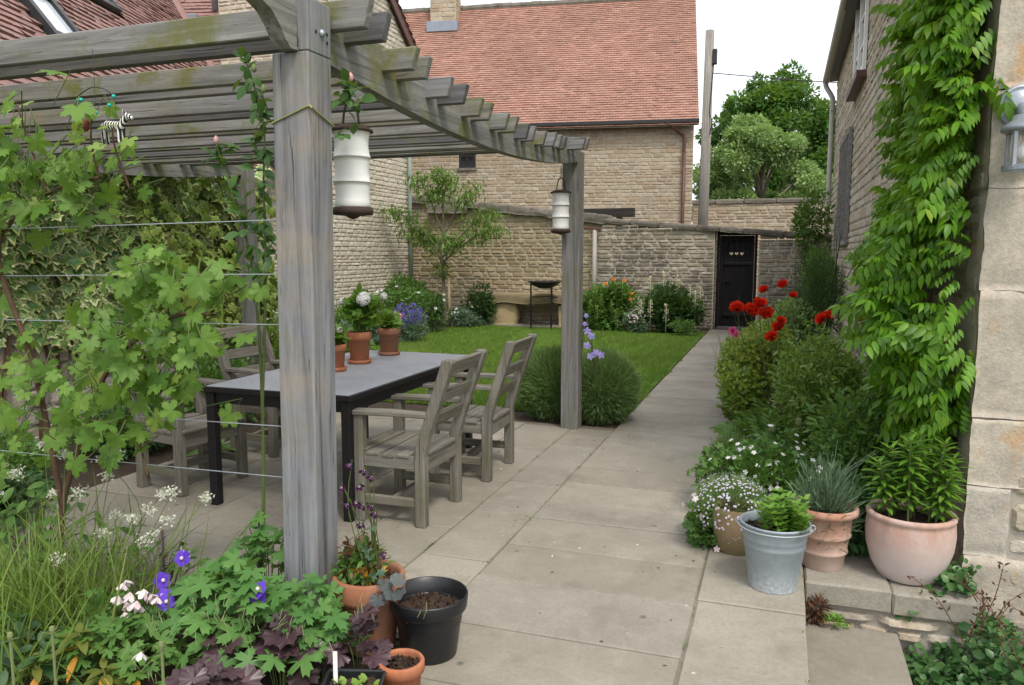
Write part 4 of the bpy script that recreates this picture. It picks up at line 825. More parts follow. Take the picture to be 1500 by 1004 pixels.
o=mb.build('zebra_figure','zebra',t,True); rm=o.modifiers.new('join','REMESH'); rm.mode='VOXEL'; rm.voxel_size=.003; rm.use_smooth_shade=True
M['redbird']=plain('redbird',(.16,.035,.03),.7); mb=MB(); bx_=mx-.08; mb.tube([(bx_-.04,my,1.985),(bx_-.015,my,2.0),(bx_+.015,my,2.005),(bx_+.03,my,2.03),(bx_+.038,my,2.036)],[.004,.017,.019,.012,.009],9); mb.tube([(bx_-.005,my,1.99),(bx_-.0,my,1.955)],.003,5); o=mb.build('bird_figure','redbird',t,True); rm=o.modifiers.new('join','REMESH'); rm.mode='VOXEL'; rm.voxel_size=.003; rm.use_smooth_shade=True
# fallen petals and droppings on the paving
mb=MB(); N=90; x=R.uniform(-1.9,.1,N); y=R.uniform(2.4,6.2,N); mb.inst(T_SM,np.stack([x,y,np.full(N,.0025)],1),R.randn(N,3)*A(1,1,.05),A(0,0,1)+R.randn(N,3)*.1,R.uniform(.008,.026,N)); s_=mb.build('petal_litter',petal('litter',(.60,.58,.52),(.20,.16,.10),0)); stuff(s_)
# ================================================================== plants
L_=leafm
M['vine_leaf']=L_('vine_leaf',(.085,.20,.03),(.20,.36,.065),.48,.45,(.32,.42,.09)); M['vine_young']=L_('vine_young',(.24,.38,.08),(.36,.48,.13),.45)
M['ivy_green']=L_('ivy_green',(.055,.155,.035),(.22,.35,.09),.15,.32,None,.5); M['ivy_cream']=L_('ivy_cream',(.26,.34,.08),(.80,.78,.42),.18,.4)
M['ivy_yellow']=L_('ivy_yellow',(.24,.32,.05),(.42,.46,.10),.2,.4)
M['wisteria_leaf']=L_('wisteria_leaf',(.05,.16,.008),(.16,.36,.02),.42,.42,(.28,.40,.04),.35)
M['rose_leaf']=L_('rose_leaf',(0.039,0.111,0.029),(0.091,0.195,0.046),.3,.45)
M['tree_leaf']=L_('tree_leaf',(0.049,0.119,0.025),(0.119,0.217,0.042),.3,.5); M['tree_dark']=L_('tree_dark',(.035,.12,.018),(.11,.24,.04),.35,.5); M['tree_pale']=L_('tree_pale',(.19,.33,.10),(.37,.50,.22),.35,.6)
M['fruit_leaf']=L_('fruit_leaf',(0.081,0.176,0.027),(0.176,0.297,0.061),.35,.45)
M['herb']=L_('herb',(.065,.165,.035),(.155,.29,.06),.32); M['herb_dark']=L_('herb_dark',(0.027,0.075,0.027),(0.068,0.143,0.045),.25); M['herb_blue']=L_('herb_blue',(0.063,0.126,0.077),(0.140,0.224,0.140),.25,.6)
M['lime']=L_('lime',(.22,.33,.03),(.40,.47,.08),.35); M['box_leaf']=L_('box_leaf',(.11,.22,.03),(.25,.36,.075),.35)
M['fennel']=L_('fennel',(.022,.060,.030),(.055,.11,.05),.25,.7,None,.1); M['lavender']=L_('lavender',(.13,.24,.07),(.25,.37,.14),.3,.6); M['lav_grey']=L_('lav_grey',(.10,.17,.09),(.17,.25,.14),.2,.6)
M['geranium']=L_('geranium',(0.069,0.188,0.044),(0.144,0.294,0.075),.3,.5); M['pela_leaf']=L_('pela_leaf',(0.081,0.196,0.021),(0.184,0.322,0.040),.35,.5)
M['heuchera']=L_('heuchera',(.032,.017,.021),(.075,.040,.048),.1,.38,(.10,.035,.035),.5); M['grass_blade']=L_('grass_blade',(0.081,0.172,0.029),(0.196,0.287,0.057),.35,.5,(0.322,0.310,0.115))
M['lily']=L_('lily',(0.084,0.216,0.024),(0.192,0.360,0.048),.35,.35); M['mint']=L_('mint',(.12,.27,.03),(.21,.38,.06),.35)
M['creeper']=L_('creeper',(.045,.13,.035),(.11,.22,.065),.2,.35); M['bronze']=L_('bronze',(.07,.045,.025),(.17,.07,.035),.2); M['amber']=L_('amber',(.50,.20,.02),(.60,.32,.05),.3); M['olive']=L_('olive',(.12,.15,.03),(.18,.2,.04),.3)
M['stem']=plain('stem',(.085,.12,.035),.7); M['stem_red']=plain('stem_red',(.12,.05,.03),.7); M['bark']=plain('bark',(.16,.135,.10),.9,0,.4,20,.8); M['vine_bark']=plain('vine_bark',(.11,.065,.04),.9,0,.4,25,.8); M['stake']=plain('stake',(.36,.28,.17),.8)
M['p_white']=petal('p_white',(.72,.73,.70),(.82,.82,.80)); M['p_rush']=petal('p_rush',(.62,.63,.50),(.78,.78,.70)); M['p_red']=petal('p_red',(.52,.010,.005),(.74,.045,.012),.3); M['p_blue']=petal('p_blue',(.10,.035,.50),(.17,.07,.62)); M['p_mauve']=petal('p_mauve',(.28,.22,.60),(.42,.36,.74)); M['p_pink']=petal('p_pink',(.74,.36,.36),(.80,.52,.50)); M['p_lilac']=petal('p_lilac',(.56,.48,.66),(.74,.68,.80))
M['p_purple']=petal('p_purple',(.045,.012,.05),(.11,.035,.11)); M['p_cream']=petal('p_cream',(.62,.62,.38),(.72,.72,.50)); M['p_orange']=petal('p_orange',(.75,.25,.02),(.8,.35,.04)); M['p_magenta']=petal('p_magenta',(.6,.06,.22),(.7,.14,.3)); M['p_lav']=petal('p_lav',(.12,.09,.42),(.26,.20,.55)); M['p_palepink']=petal('p_palepink',(.74,.60,.62),(.82,.74,.74)); M['poppy_eye']=plain('poppy_eye',(.02,.012,.02),.8); M['bud']=plain('bud',(.16,.20,.08),.7)
def plant(name,label,cat,loc,group=None): return thing(name,label,cat,loc,group)
def fol(t,T,n,c,r,size,mat,name='foliage',**k):
    mb=MB(); foliage(mb,T,n,c,r,size,**k); return mb.build(name,mat,t)
def stems(t,base,tips,r=.004,mat='stem',name='stem',bow=.1,n=6):
    mb=MB(); base=A(*base)
    for p in tips:
        p=A(*p); b=base+A(R.randn()*.02,R.randn()*.02,0); m=(b+p)/2+A(*(R.randn(2)*bow*np.linalg.norm(p-b)*.5),.04); mb.tube(spline([b,m,p],n),np.linspace(r,r*.6,n),5)
    return mb.build(name,mat,t)
def fl(t,T,pos,d,size,mat,name='flower',eye=None):
    mb=MB(); mb.inst(T,A(*pos),A(*d),R.randn(3),size); o=mb.build(name,mat,t)
    if eye: 
        e_=MB(); q=A(*pos)+nrm(A(*d))*size*.16; e_.lathe([(0,-.5),(.4,-.35),(.5,0),(.35,.4),(0,.5)],(0,0,0),10); e_.V[-1]=e_.V[-1]*size*.22+q; e_.build('flower_eye',eye,o,True)
    return o
def flat(t,T,pos,dirs,size,mat,name,kind=True):
    mb=MB(); mb.inst(T,np.array(pos),np.array(dirs),R.randn(len(pos),3),size); o=mb.build(name,mat,t); stuff(o) if kind else None; return o
# ---- trees beyond the garden
def tree(label,c,r,trunk,n,leaf,mat,clumps,seed,name='broadleaf_tree'):
    t=plant(name,label,'tree',(c[0],c[1],0)); rs=np.random.RandomState(seed)
    mb=MB(); top=c[2]+r[2]*.5; mb.tube(spline([(c[0],c[1],-.1),(c[0]+.1,c[1],c[2]*.4),(c[0],c[1],top)],10),np.linspace(trunk,trunk*.25,10),9)
    cc=nrm(rs.randn(clumps,3))*rs.uniform(.45,1,(clumps,1))**.6; cc=A(*c)+cc*A(*r)
    for q in cc[:26]:
        s0=A(c[0],c[1],max(1.2,q[2]-r[2]*.7)); mb.tube(spline([s0,(s0+q)/2+A(0,0,.25),q],7),np.linspace(trunk*.38,.025,7),6)
    mb.build('trunk','bark',t,True)
    mb=MB(); k=n//clumps
    for q in cc:
        rr=rs.uniform(.16,.32)*max(r); m=int(k*rs.uniform(.6,1.4)); p,d=blob(m,q,(rr*1.1,rr*1.1,rr*.8),4,.5,rs.randint(1<<30)); m=len(p); mb.inst(T_RH if leaf<.2 else T_SM,p,nrm(d+rs.randn(m,3)*.5+A(0,0,-.2)),nrm(A(0,0,1)+rs.randn(m,3)*.6),leaf*rs.uniform(.6,1.4,m))
    mb.build('crown',mat,t); return t
tree('tall dark green tree rising behind the pale bushy tree',(-.3,40,6.0),(3.7,3.0,3.75),.4,30000,.24,'tree_dark',60,3)
tree('tall dark green tree close behind the cottage gutter',(3.6,43,5.9),(3.9,3,3.8),.4,32000,.24,'tree_dark',46,4)
tree('pale silvery green bushy tree beside the telegraph pole',(-.85,30,3.7),(2.6,2.2,2.6),.2,70000,.13,'tree_pale',60,5,'bushy_tree')
# ---- young fruit tree by the wall
t=plant('young_fruit_tree','young staked fruit tree with tiered leafy branches before the garden wall','tree',(-6.5,14.5,0)); bx,by=-6.5,14.5
mb=MB(); mb.tube(spline([(bx,by,-.014),(bx+.02,by,.8),(bx-.02,by,1.5),(bx+.03,by,2.3),(bx-.02,by,3.0)],14),np.linspace(.05,.012,14),8); br=[]
for (ex,ey,ez,z0) in((-7.55,14.3,2.35,1.5),(-7.25,14.5,1.95,1.35),(-6.95,14.3,3.0,1.9),(-6.35,14.4,2.95,2.1),(-5.75,14.3,2.75,1.75),(-5.45,14.5,2.25,1.4),(-5.25,14.3,1.95,1.3),(-6.9,14.7,1.75,1.2),(-6.1,14.2,1.75,1.15)):
    s0=A(bx,by,z0); q=A(ex,ey,ez); P=spline([s0,s0*.45+q*.55+A(0,0,.12),q],9); mb.tube(P,np.linspace(.018,.005,9),6); br.append(P)
mb.build('trunk','bark',t,True)
mb=MB()
for P in br:
    for q in P[4:]:
        m=56; pp=q+R.randn(m,3)*A(.14,.14,.09); mb.inst(T_LONG,pp,nrm(R.randn(m,3)*.7+A(0,0,-.35)),nrm(A(0,0,1)+R.randn(m,3)*.4),R.uniform(.08,.15,m))
for q in((bx,by,3.0),(bx,by,1.15),(bx-.1,by,2.6)): foliage(mb,T_LONG,150,q,(.25,.25,.2),.11)
mb.build('crown','fruit_leaf',t); mb=MB(); mb.tube([(bx+.14,by,-.014),(bx+.13,by,1.12)],.028,8); mb.build('stake','stake',t,True)
# ---- back left bed
def shrub(name,label,c,r,n,T,size,mat,cat='shrub',**k):
    t=plant(name,label,cat,(c[0],c[1],0)); fol(t,T,n,c,r,size,mat,**k); 
    stems(t,(c[0],c[1],-.014),[A(*c)+A(*r)*R.randn(3)*.35 for _ in range(7)],.007); return t
shrub('dark_shrub','small dark leaved shrub against the wall right of the fruit tree',(-5.85,14.85,.42),(.42,.35,.42),1500,T_OV,.075,'herb_dark')
t=shrub('white_flowered_perennial','mass of green foliage dotted with small white flowers below the fruit tree',(-6.75,13.3,.35),(.95,1.2,.55),5200,T_TREFOIL,.07,'herb',cat='plant',lumps=14)
p,d=blob(110,(-6.75,13.2,.45),(.95,1.2,.6),10,.9,3,0.0); flat(t,T_FL5,p+d*.05,d+A(0,-.3,.5),.065,'p_white','blossom')
t=shrub('white_flowered_perennial','smaller white flecked clump at the lawn edge left of the stone seat',(-6.05,14.5,.2),(.42,.4,.25),1600,T_OV,.055,'herb_blue',cat='plant'); p,d=blob(70,(-6.05,14.4,.22),(.42,.4,.28),6,.9,4,0.); flat(t,T_FL5,p+d*.04,d+A(0,-.3,.5),.045,'p_white','blossom')
t=shrub('catmint','low violet blue catmint clump spilling on the lawn behind the table pots',(-6.0,12.1,.22),(.42,.55,.28),1900,T_OV,.045,'herb_blue',cat='plant'); p,d=blob(900,(-6.0,12.0,.28),(.44,.56,.32),8,.8,5,-.1); flat(t,T_SM,p,d+A(0,0,.6),.05,'p_lav','flower_haze')
t=shrub('bronze_fennel_clump','smoky dark seedheads rising between the white flowers and the catmint',(-6.2,13.4,.4),(.28,.3,.45),1100,T_LONG,.06,'herb_dark',cat='plant')
t=shrub('leafy_perennial','tall leafy clump in the corner of pale gable and garden wall',(-7.35,14.6,.55),(.5,.5,.55),2200,T_OV,.085,'herb',cat='plant')
t=plant('iris_clump','upright sword leaved iris clump against the pale gable wall','plant',(-7.0,11.6,0)); mb=MB(); n=90; b=A(-7.0,11.6,-.014)+R.randn(n,3)*A(.25,.3,0); mb.inst(T_blade(.06,.35),b,nrm(R.randn(n,3)*.28+A(0,0,1)),R.randn(n,3),R.uniform(.5,.85,n)); mb.build('leaves_of_iris','herb_dark',t)
shrub('leafy_perennial','low green clump at the near end of the back border',(-6.6,10.6,.3),(.55,.7,.42),2600,T_OV,.07,'herb',cat='plant',lumps=10)
shrub('leafy_perennial','grey green clump in front of the iris leaves',(-6.3,11.3,.25),(.35,.4,.35),1500,T_OV,.06,'herb_blue',cat='plant')
# ---- back right bed
t=shrub('lupin_clump','broad green lupin clump with lime spikes right of the far post',(-3.2,14.9,.46),(.66,.45,.56),5200,T_OV,.085,'herb',cat='plant',lumps=10)
def spikes(t,pts,h,mat,sz=.03,name='flower_spike'):
    for (x,y,z) in pts:
        mb=MB(); n=70; q=np.sqrt(R.rand(n)); a=R.rand(n)*6.28; zz=z-h*R.rand(n); rr=.028*(z-zz)/h+.008; mb.inst(T_SM,np.stack([x+rr*np.cos(a),y+rr*np.sin(a),zz],1),np.stack([np.cos(a),np.sin(a),.3+0*a],1),R.randn(n,3),sz); mb.tube([(x,y,z-h*1.8),(x,y,z)],.006,5); mb.build(name,mat,t)
spikes(t,[(-3.4,14.7,.95),(-3.25,14.6,.72),(-3.05,14.6,.62),(-3.3,14.5,.5),(-2.85,14.65,.95),(-2.95,14.55,.42),(-3.45,14.6,.6)],.24,M['box_leaf'])
for (x,y,z) in((-3.05,14.8,.98),(-2.85,14.8,.96),(-2.7,14.75,.72),(-2.72,14.7,.62),(-3.2,14.75,.9)): fl(t,T_DBL,(x,y,z),(0,-.6,.7),.085,'p_orange')
stems(t,(-2.95,14.85,.2),[(-3.05,14.8,.98),(-2.85,14.8,.96),(-2.7,14.75,.72)],.005)
t=shrub('lupin_clump','dark green lupin clump with cream spikes left of the black door',(-1.95,14.9,.40),(.72,.45,.48),5000,T_STAR,.10,'herb_dark',cat='plant',lumps=10)
spikes(t,[(-2.35,14.8,1.05),(-2.1,14.8,1.15),(-1.85,14.8,1.1),(-1.6,14.75,.9),(-2.5,14.7,.6),(-2.3,14.55,.62),(-2.0,14.5,.55),(-1.5,14.7,.8),(-1.42,14.75,.88)],.32,'p_cream',.035)
t=shrub('pink_heuchera','small pinkish flecked clump between the two lupin clumps',(-2.55,14.45,.2),(.24,.2,.22),700,T_ROUND,.05,'herb_blue',cat='plant'); p,d=blob(150,(-2.55,14.4,.25),(.26,.2,.24),6,.8,6,-.2); flat(t,T_FL5,p,d+A(0,-.3,.5),.035,'p_palepink','blossom')
t=shrub('leafy_perennial','low feathery edging plant at the corner of lawn and path by the door',(-1.6,14.35,.12),(.35,.2,.16),900,T_LONG,.05,'herb',cat='plant')
# ---- lavender bushes at the far post with bellflowers
def lavender(label,c,r,n,size,mat='lavender',name='lavender_bush'):
    t=plant(name,label,'shrub',(c[0],c[1],0)); mb=MB(); d=nrm(R.randn(n,3)); d=d[d[:,2]>-.85]; m=len(d); q=R.uniform(.62,.95,m)*(1+.06*np.sin(d[:,0]*7+d[:,1]*6)*np.sin(d[:,2]*8)); p=A(*c)+d*A(*r)*q[:,None]; p[:,2]=np.maximum(p[:,2],.012+.03*R.rand(m))
    mb.inst(T_blade(.085,.2,2),p,nrm(d+A(0,0,.45)+R.randn(m,3)*.35),R.randn(m,3),size*R.uniform(.6,1.3,m)); mb.build('foliage',mat,t); stems(t,(c[0],c[1],-.014),[A(*c)+nrm(R.randn(3))*A(*r)*.55 for _ in range(14)],.006,'bark'); return t
lavender('rounded lavender bush on the left side of the far post',(-1.96,6.80,.29),(.33,.33,.34),24000,.068)
lavender('rounded lavender bush on the right side of the far post',(-1.49,6.78,.29),(.33,.33,.34),24000,.068)
t=plant('bellflower','tall mauve bellflower leaning out beside the far post','plant',(-1.52,6.58,0)); tips=[(-1.55,6.4,.97),(-1.54,6.4,.84),(-1.5,6.38,.80),(-1.53,6.36,.72),(-1.46,6.38,.66),(-1.42,6.4,.64),(-1.56,6.4,.90),(-1.50,6.36,.63)]
stems(t,(-1.52,6.58,.0),tips,.005); 
for q in tips: fl(t,T_FL5f,q,(.2,-.8,.2),.068 if q[2]<.9 else .045,'p_mauve')
# ---- ivy on the left wall
iw=thing('garden_side_wall','low stone side wall mostly buried under variegated ivy','wall',(-5.45,5,0))
mb=MB(); masonry(mb,(-5.42,2.0,0),(0,1,0),5.15,2.2,(1,0,0),(.11,.2),(.25,.6),.016,.03); hexa(mb,(-5.8,2.0,0),(-5.422,7.15,2.2),1); mb.build('stone_face',['stone_house','mortar_grey'],iw)
mb=MB(); y=2.0
while y<7.1: l=R.uniform(.4,.7); mb.rough((-5.6,y+l/2,2.24),(.24,l/2,.045),.015,5,R.randint(99)); y+=l
mb.build('coping','coping',iw,True)
t=plant('variegated_ivy','thick cream edged variegated ivy covering the left garden wall','ivy',(-5.4,5,.5))
n=6800; y=R.uniform(2.6,7.05,n); low=lambda y: np.interp(y,[2.6,3.9,4.3,4.7,5.1,6.0,6.9,7.1],[1.1,1.02,.86,.78,.62,.50,.55,.7])
z=low(y)+ (2.36-low(y))*R.rand(n)**.95+R.randn(n)*.04; th=.13+.12*np.sin(y*3.1+1)*np.sin(z*4.3)+.05*np.sin(y*9+z*7); x=-5.40+np.clip(th,.02,.4)*R.uniform(.35,1.1,n)+.10*np.clip((z-1.4),0,1)
mb=MB(); m=n; mb.inst(T_IVY,np.stack([x,y,z],1),nrm(A(.25,0,-1)+R.randn(m,3)*.55),nrm(A(1,-.45,.5)+R.randn(m,3)*.38),.095*R.uniform(.5,1.45,m)); mb.build('foliage',['ivy_green','ivy_cream'],t)
n=1300; y=R.uniform(5.2,7.1,n); z=np.interp(y,[5.2,7.1],[1.0,.45])+R.rand(n)*1.6*np.where(R.rand(n)<.5,.5,1); mb=MB(); mb.inst(T_IVY,np.stack([-5.17+R.rand(n)*.15,y,np.minimum(z,2.3)],1),nrm(A(.35,0,-1)+R.randn(n,3)*.4),nrm(A(1,-.3,.4)+R.randn(n,3)*.4),.08*R.uniform(.6,1.2,n)); mb.build('young_leaves',['box_leaf','ivy_yellow'],t)
mb=MB()
for k in range(16):
    y0=3.2+k*.24; P=[(-5.39,y0,0.0)]; 
    for q in range(6): P.append((-5.38,P[-1][1]+R.randn()*.12,P[-1][2]+.36))
    mb.tube(spline(P,18),np.linspace(.018,.006,18),5)
mb.build('stem','vine_bark',t)
# low plants in the bed below the ivy
for i,(x,y,rx,ry,h,mat,T,s_,lab) in enumerate(((-4.75,3.5,.5,.55,.30,'herb',T_OV,.055,'low green groundcover below the bare stretch of side wall'),(-4.7,4.6,.45,.6,.34,'herb_dark',T_OV,.05,'dark low groundcover behind the left armchair'),(-4.75,5.7,.45,.6,.55,'herb',T_OV,.06,'taller leafy clump below the yellowish ivy'),(-4.8,6.8,.5,.7,.75,'box_leaf',T_OV,.06,'light green leafy bush left of the table end'),(-4.2,2.95,.5,.42,.28,'herb_dark',T_OV,.06,'shaded green clump at the patio corner under the vine'),(-5.3,8.2,.6,.9,.6,'herb',T_OV,.07,'leafy border clump beyond the ivy wall'),(-5.9,9.3,.6,.7,.5,'herb_blue',T_OV,.06,'greyish border clump halfway along the left bed'))):
    t=shrub('leafy_perennial',lab,(x,y,h*.45),(rx,ry,h*.62),2600,T,s_,mat,cat='plant',lumps=12)
    if i in(0,2,4): p,d=blob(40,(x,y,h*.5),(rx,ry,h*.65),8,.9,i,0.1); flat(t,T_FL5,p+d*.02,d+A(.3,-.3,.5),.028,'p_white','blossom')
mb=MB(); a=nrm(A(.4,.9,.25)); mb.inst(T_LONG,np.tile(A(-3.98,4.75,.03),(7,1)),nrm(R.randn(7,3)*A(1,1,.2)+A(.6,0,.35)),A(0,0,1)+R.randn(7,3)*.1,.30); tag(mb.build('hosta_plant','herb'),'broad leaved rosette on the patio edge behind the left armchair','plant')
# ---- grapevine on the training wires
t=plant('grapevine','grapevine with toothed leaves climbing the wires in front of the table','vine',(-2.75,2.45,0))
clus=[((-3.0,2.45,1.88),(.28,.15,.15),52),((-2.68,2.42,1.80),(.20,.14,.13),31),((-2.95,2.42,1.70),(.24,.14,.09),23),((-2.28,2.43,1.47),(.10,.10,.09),13),((-2.24,2.40,1.30),(.20,.14,.13),43),((-2.44,2.42,1.15),(.18,.14,.12),34),((-2.20,2.42,1.13),(.13,.13,.12),26),((-2.44,2.42,.95),(.20,.14,.12),37),((-2.62,2.42,.76),(.18,.14,.13),34),((-3.0,2.45,.98),(.17,.14,.14),26),((-3.15,2.45,.75),(.2,.14,.18),26),((-3.26,2.45,1.5),(.06,.08,.25),10)]
mb=MB(); pet=MB(); mbY=MB(); canes=[]
for c,r,k in clus:
    p=A(*c)+R.randn(k,3)*A(*r)*.75; d=nrm(A(0,-.35,-.75)+R.randn(k,3)*.55); u=nrm(A(.15,-.75,.65)+R.randn(k,3)*.38); mb.inst(T_GRAPE,p,d,u,R.uniform(.06,.145,k))
    for q,dd in zip(p,d): pet.tube([q,q-dd*.05+A(R.randn()*.02,.03,.02),A(*c)*.35+q*.65+A(0,.04,-.01)],.0022,4)
mb.build('foliage','vine_leaf',t); pet.build('leaf_stalk','stem',t)
yp=[(-2.58,2.4,1.99),(-2.45,2.4,1.95),(-2.70,2.4,2.02),(-2.95,2.4,2.08),(-2.25,2.38,1.52),(-2.18,2.36,1.42),(-2.3,2.36,1.21),(-2.2,2.34,1.2),(-2.35,2.36,1.44),(-3.05,2.4,2.06),(-2.5,2.36,1.9),(-2.62,2.36,1.95)]
for q in yp: mbY.inst(T_GRAPE,A(*q)+R.randn(2,3)*.025,nrm(A(.2,-.2,-.6)+R.randn(2,3)*.6),nrm(A(0,-.5,.8)+R.randn(2,3)*.3),R.uniform(.06,.10,2))
mbY.build('young_leaves','vine_young',t)
mb=MB()
for P,r in(([(-2.95,2.46,-.014),(-2.93,2.47,.4),(-2.75,2.48,.8),(-2.6,2.47,1.05),(-2.3,2.47,1.24),(-2.1,2.47,1.26)],.014),([(-2.93,2.47,.4),(-3.05,2.48,1.0),(-3.2,2.47,1.5),(-2.95,2.47,1.72),(-2.6,2.46,1.8)],.013),([(-2.3,2.47,1.24),(-2.27,2.45,1.45),(-2.25,2.44,1.58)],.005),([(-2.6,2.46,1.8),(-2.6,2.43,1.92),(-2.58,2.42,2.02)],.005),([(-2.45,2.46,1.75),(-2.48,2.43,1.9),(-2.47,2.41,1.98)],.005),([(-2.75,2.48,.8),(-2.5,2.45,.78),(-2.4,2.42,.6)],.007),([(-2.9,2.47,1.75),(-2.93,2.43,1.95),(-2.97,2.42,2.1)],.005)): mb.tube(spline(P,22),np.linspace(r,r*.55,22),7)
mb.build('cane','vine_bark',t,True)
# ---- climbing rose by the near post
t=plant('climbing_rose','slender climbing rose stem with small leaves and buds beside the near post','rose',(-2.05,2.68,0))
P1=spline([(-2.09,2.68,-.014),(-2.05,2.68,.31),(-2.03,2.68,.85),(-2.04,2.68,1.3),(-2.08,2.67,1.6),(-2.16,2.66,1.85),(-2.19,2.66,1.94)],30); P2=spline([(-2.03,2.68,.85),(-1.99,2.68,1.4),(-1.97,2.66,1.75),(-1.93,2.62,2.0),(-1.98,2.6,2.22)],24); P3=spline([(-1.93,2.62,2.0),(-1.72,2.62,2.04),(-1.56,2.6,2.07),(-1.50,2.58,2.10)],16)
mb=MB(); mb.tube(P1,np.linspace(.009,.003,30),7); mb.tube(P2,np.linspace(.006,.003,24),6); mb.tube(P3,np.linspace(.005,.002,16),5)
for q in P1[:26:1]: mb.tube([q,q+A(R.randn()*.01,-.008,.006)],[.003,.0005],4)
mb.build('stem','stem',t)
mb=MB()
def roseleaf(q,k=2,s_=.07):
    for _ in range(k):
        d=nrm(A(0,-.2,-.15)+R.randn(3)*.8); 
        for a,ss in((A(0,0,0),1),(A(.6,.2,0),.85),(A(-.6,-.2,0),.85)): mb.inst(T_leaf(.62,.1,.2),q+d*.035*(ss==1)+R.randn(3)*.006,nrm(d+a),nrm(A(0,-.5,1)+R.randn(3)*.3),s_*ss*R.uniform(.75,1.15))
for q in P1[15:]: roseleaf(q,1,.07)
for q in P1[18:22]: roseleaf(q+A(.03,0,0),2,.06)
for q in P2[6:]: roseleaf(q,2,.062)
for q in P3[10:]: roseleaf(q+A(0,-.02,0),2,.05)
for q in((-1.53,2.58,2.02),(-1.50,2.58,1.97),(-1.56,2.58,1.93),(-1.49,2.57,2.05)): roseleaf(A(*q),1,.06)
mb.build('foliage','rose_leaf',t)
for q in((-2.19,2.66,1.95),(-1.51,2.57,2.13),(-1.95,2.6,2.2),(-1.91,2.6,2.12)):
    mb=MB(); mb.lathe([(0,-.014),(.008,-.008),(.011,.002),(.007,.014),(0,.022)],A(*q),10); mb.build('bud','p_pink' if q[0]>-1.6 or q[0]<-2.1 else 'bud',t,True)
# ---- pots on the table
def pela(t,x,y,z,r,h,n,heads,mat,lab=None):
    mb=MB(); p,d=blob(n,(x,y,z+h*.5),(r,r,h*.55),7,.5,None,-.9); mb.inst(T_PELA,p,nrm(d+R.randn(len(p),3)*.35),nrm(d*.5+A(0,-.2,1)+R.randn(len(p),3)*.3),R.uniform(.05,.085,len(p))*1.15); mb.build('foliage','pela_leaf',t)
    stems(t,(x,y,z-.02),[q for q in p[::6]],.0035)
    for (hx,hy,hz,hr) in heads:
        mb=MB(); m=int(46*(hr/.045)**1.2)+6; dd=nrm(R.randn(m,3)+A(0,0,.3)); mb.inst(T_FL5f,A(hx,hy,hz)+dd*hr*R.uniform(.7,1,(m,1)),dd,R.randn(m,3),hr*.75); mb.build('flower_head',mat,t); stems(t,(x,y,z),[(hx,hy,hz)],.003,name='flower_stalk')
pela(*tp[1],.155,.27,120,[(-2.70,4.70,1.18,.052),(-2.60,4.80,1.20,.028),(-2.86,4.68,1.17,.022)],'p_white')
pela(*tp[0],.09,.10,40,[(-2.70,4.38,1.0,.022)],'p_palepink')
pela(*tp[2],.11,.12,60,[(-2.68,5.2,1.03,.02),(-2.70,5.15,1.06,.012)],'p_pink')
# ---- pots along the right
t=plant('potted_thyme','thyme cushion covered in tiny pale lilac flowers in the olive pot','plant',(-.165,3.96,.205)); 
lav=MB(); n=3600; d=nrm(R.randn(n,3)+A(0,0,.35)); d=d[d[:,2]>-.25]; m=len(d); p=A(-.20,3.92,.235)+d*A(.19,.18,.15)*R.uniform(.55,1,(m,1)); lav.inst(T_blade(.10,.2,2),p,nrm(d+A(0,0,.5)+R.randn(m,3)*.3),R.randn(m,3),R.uniform(.02,.045,m)); lav.build('foliage','lavender',t)
k=430; dd=nrm(R.randn(k,3)+A(0,-.25,.8)); p=A(-.20,3.92,.235)+dd*A(.2,.19,.165)*R.uniform(.93,1.05,(k,1)); flat(t,T_FL5f,p,dd+A(0,0,.4),.0125,'p_lilac','flower_haze')
t=plant('potted_mint','bright green mint filling the galvanised bucket','plant',(.05,3.57,.27)); mb=MB()
for _ in range(34):
    q=A(.045,3.555,.262)+A(R.uniform(-.09,.09),R.uniform(-.08,.08),0); top=q+A(R.randn()*.03,R.randn()*.03,R.uniform(.05,.16)); 
    for f in np.linspace(.2,1,5):
        for a in(0,PI/2,PI,1.5*PI): a2=a+f*9; mb.inst(T_OV,q*(1-f)+top*f,A(math.cos(a2),math.sin(a2),.75),A(0,0,1),.043*R.uniform(.7,1.2))
mb.build('foliage','mint',t)
t=plant('potted_lavender','tufted blue green lavender filling the ribbed pot','plant',(.235,3.9,.27)); mb=MB(); n=1900; d=nrm(R.randn(n,3)*A(1,1,.8)+A(0,0,.45)); b=A(.235,3.9,.27)+d*A(.15,.15,.24)*R.uniform(.15,1,(n,1)); mb.inst(T_blade(.07,.35,3),b,nrm(d*.8+A(0,0,.75)+R.randn(n,3)*.3),R.randn(n,3),R.uniform(.035,.085,n)); mb.build('foliage','lav_grey',t); stems(t,(.235,3.9,.26),[(.235+R.randn()*.11,3.9+R.randn()*.08,.56+R.randn()*.04) for _ in range(14)],.0018,'lav_grey' ,name='flower_stalk')
t=plant('potted_lily','leafy green lily stems filling the big pink pot','plant',(.605,3.9,.27)); mb=MB(); st=MB()
for (dx,dy,h,lx_) in((-.09,-.03,.28,-.06),(-.02,-.06,.40,-.01),(.07,-.02,.39,.05),(.02,.05,.36,.0),(-.06,.06,.33,-.03),(.11,.05,.30,.06),(.0,.0,.42,.02),(.09,-.06,.26,.05)):
    b=A(.605+dx,3.9+dy,.262); P=spline([b,b+A(lx_*.4,0,h*.5),b+A(lx_,0,h)],14); st.tube(P,.005,6)
    for i in range(60):
        f=.22+.78*(i/60); q=P[min(13,int(f*13))]+(P[-1]-P[0])*0; a=i*2.4; upv=.25+1.2*max(0,f-.75)*3; mb.inst(T_LONG,b*(1-f)+P[-1]*f,A(math.cos(a),math.sin(a),upv),A(0,0,1),(.088 if f<.9 else .06)*R.uniform(.85,1.15))
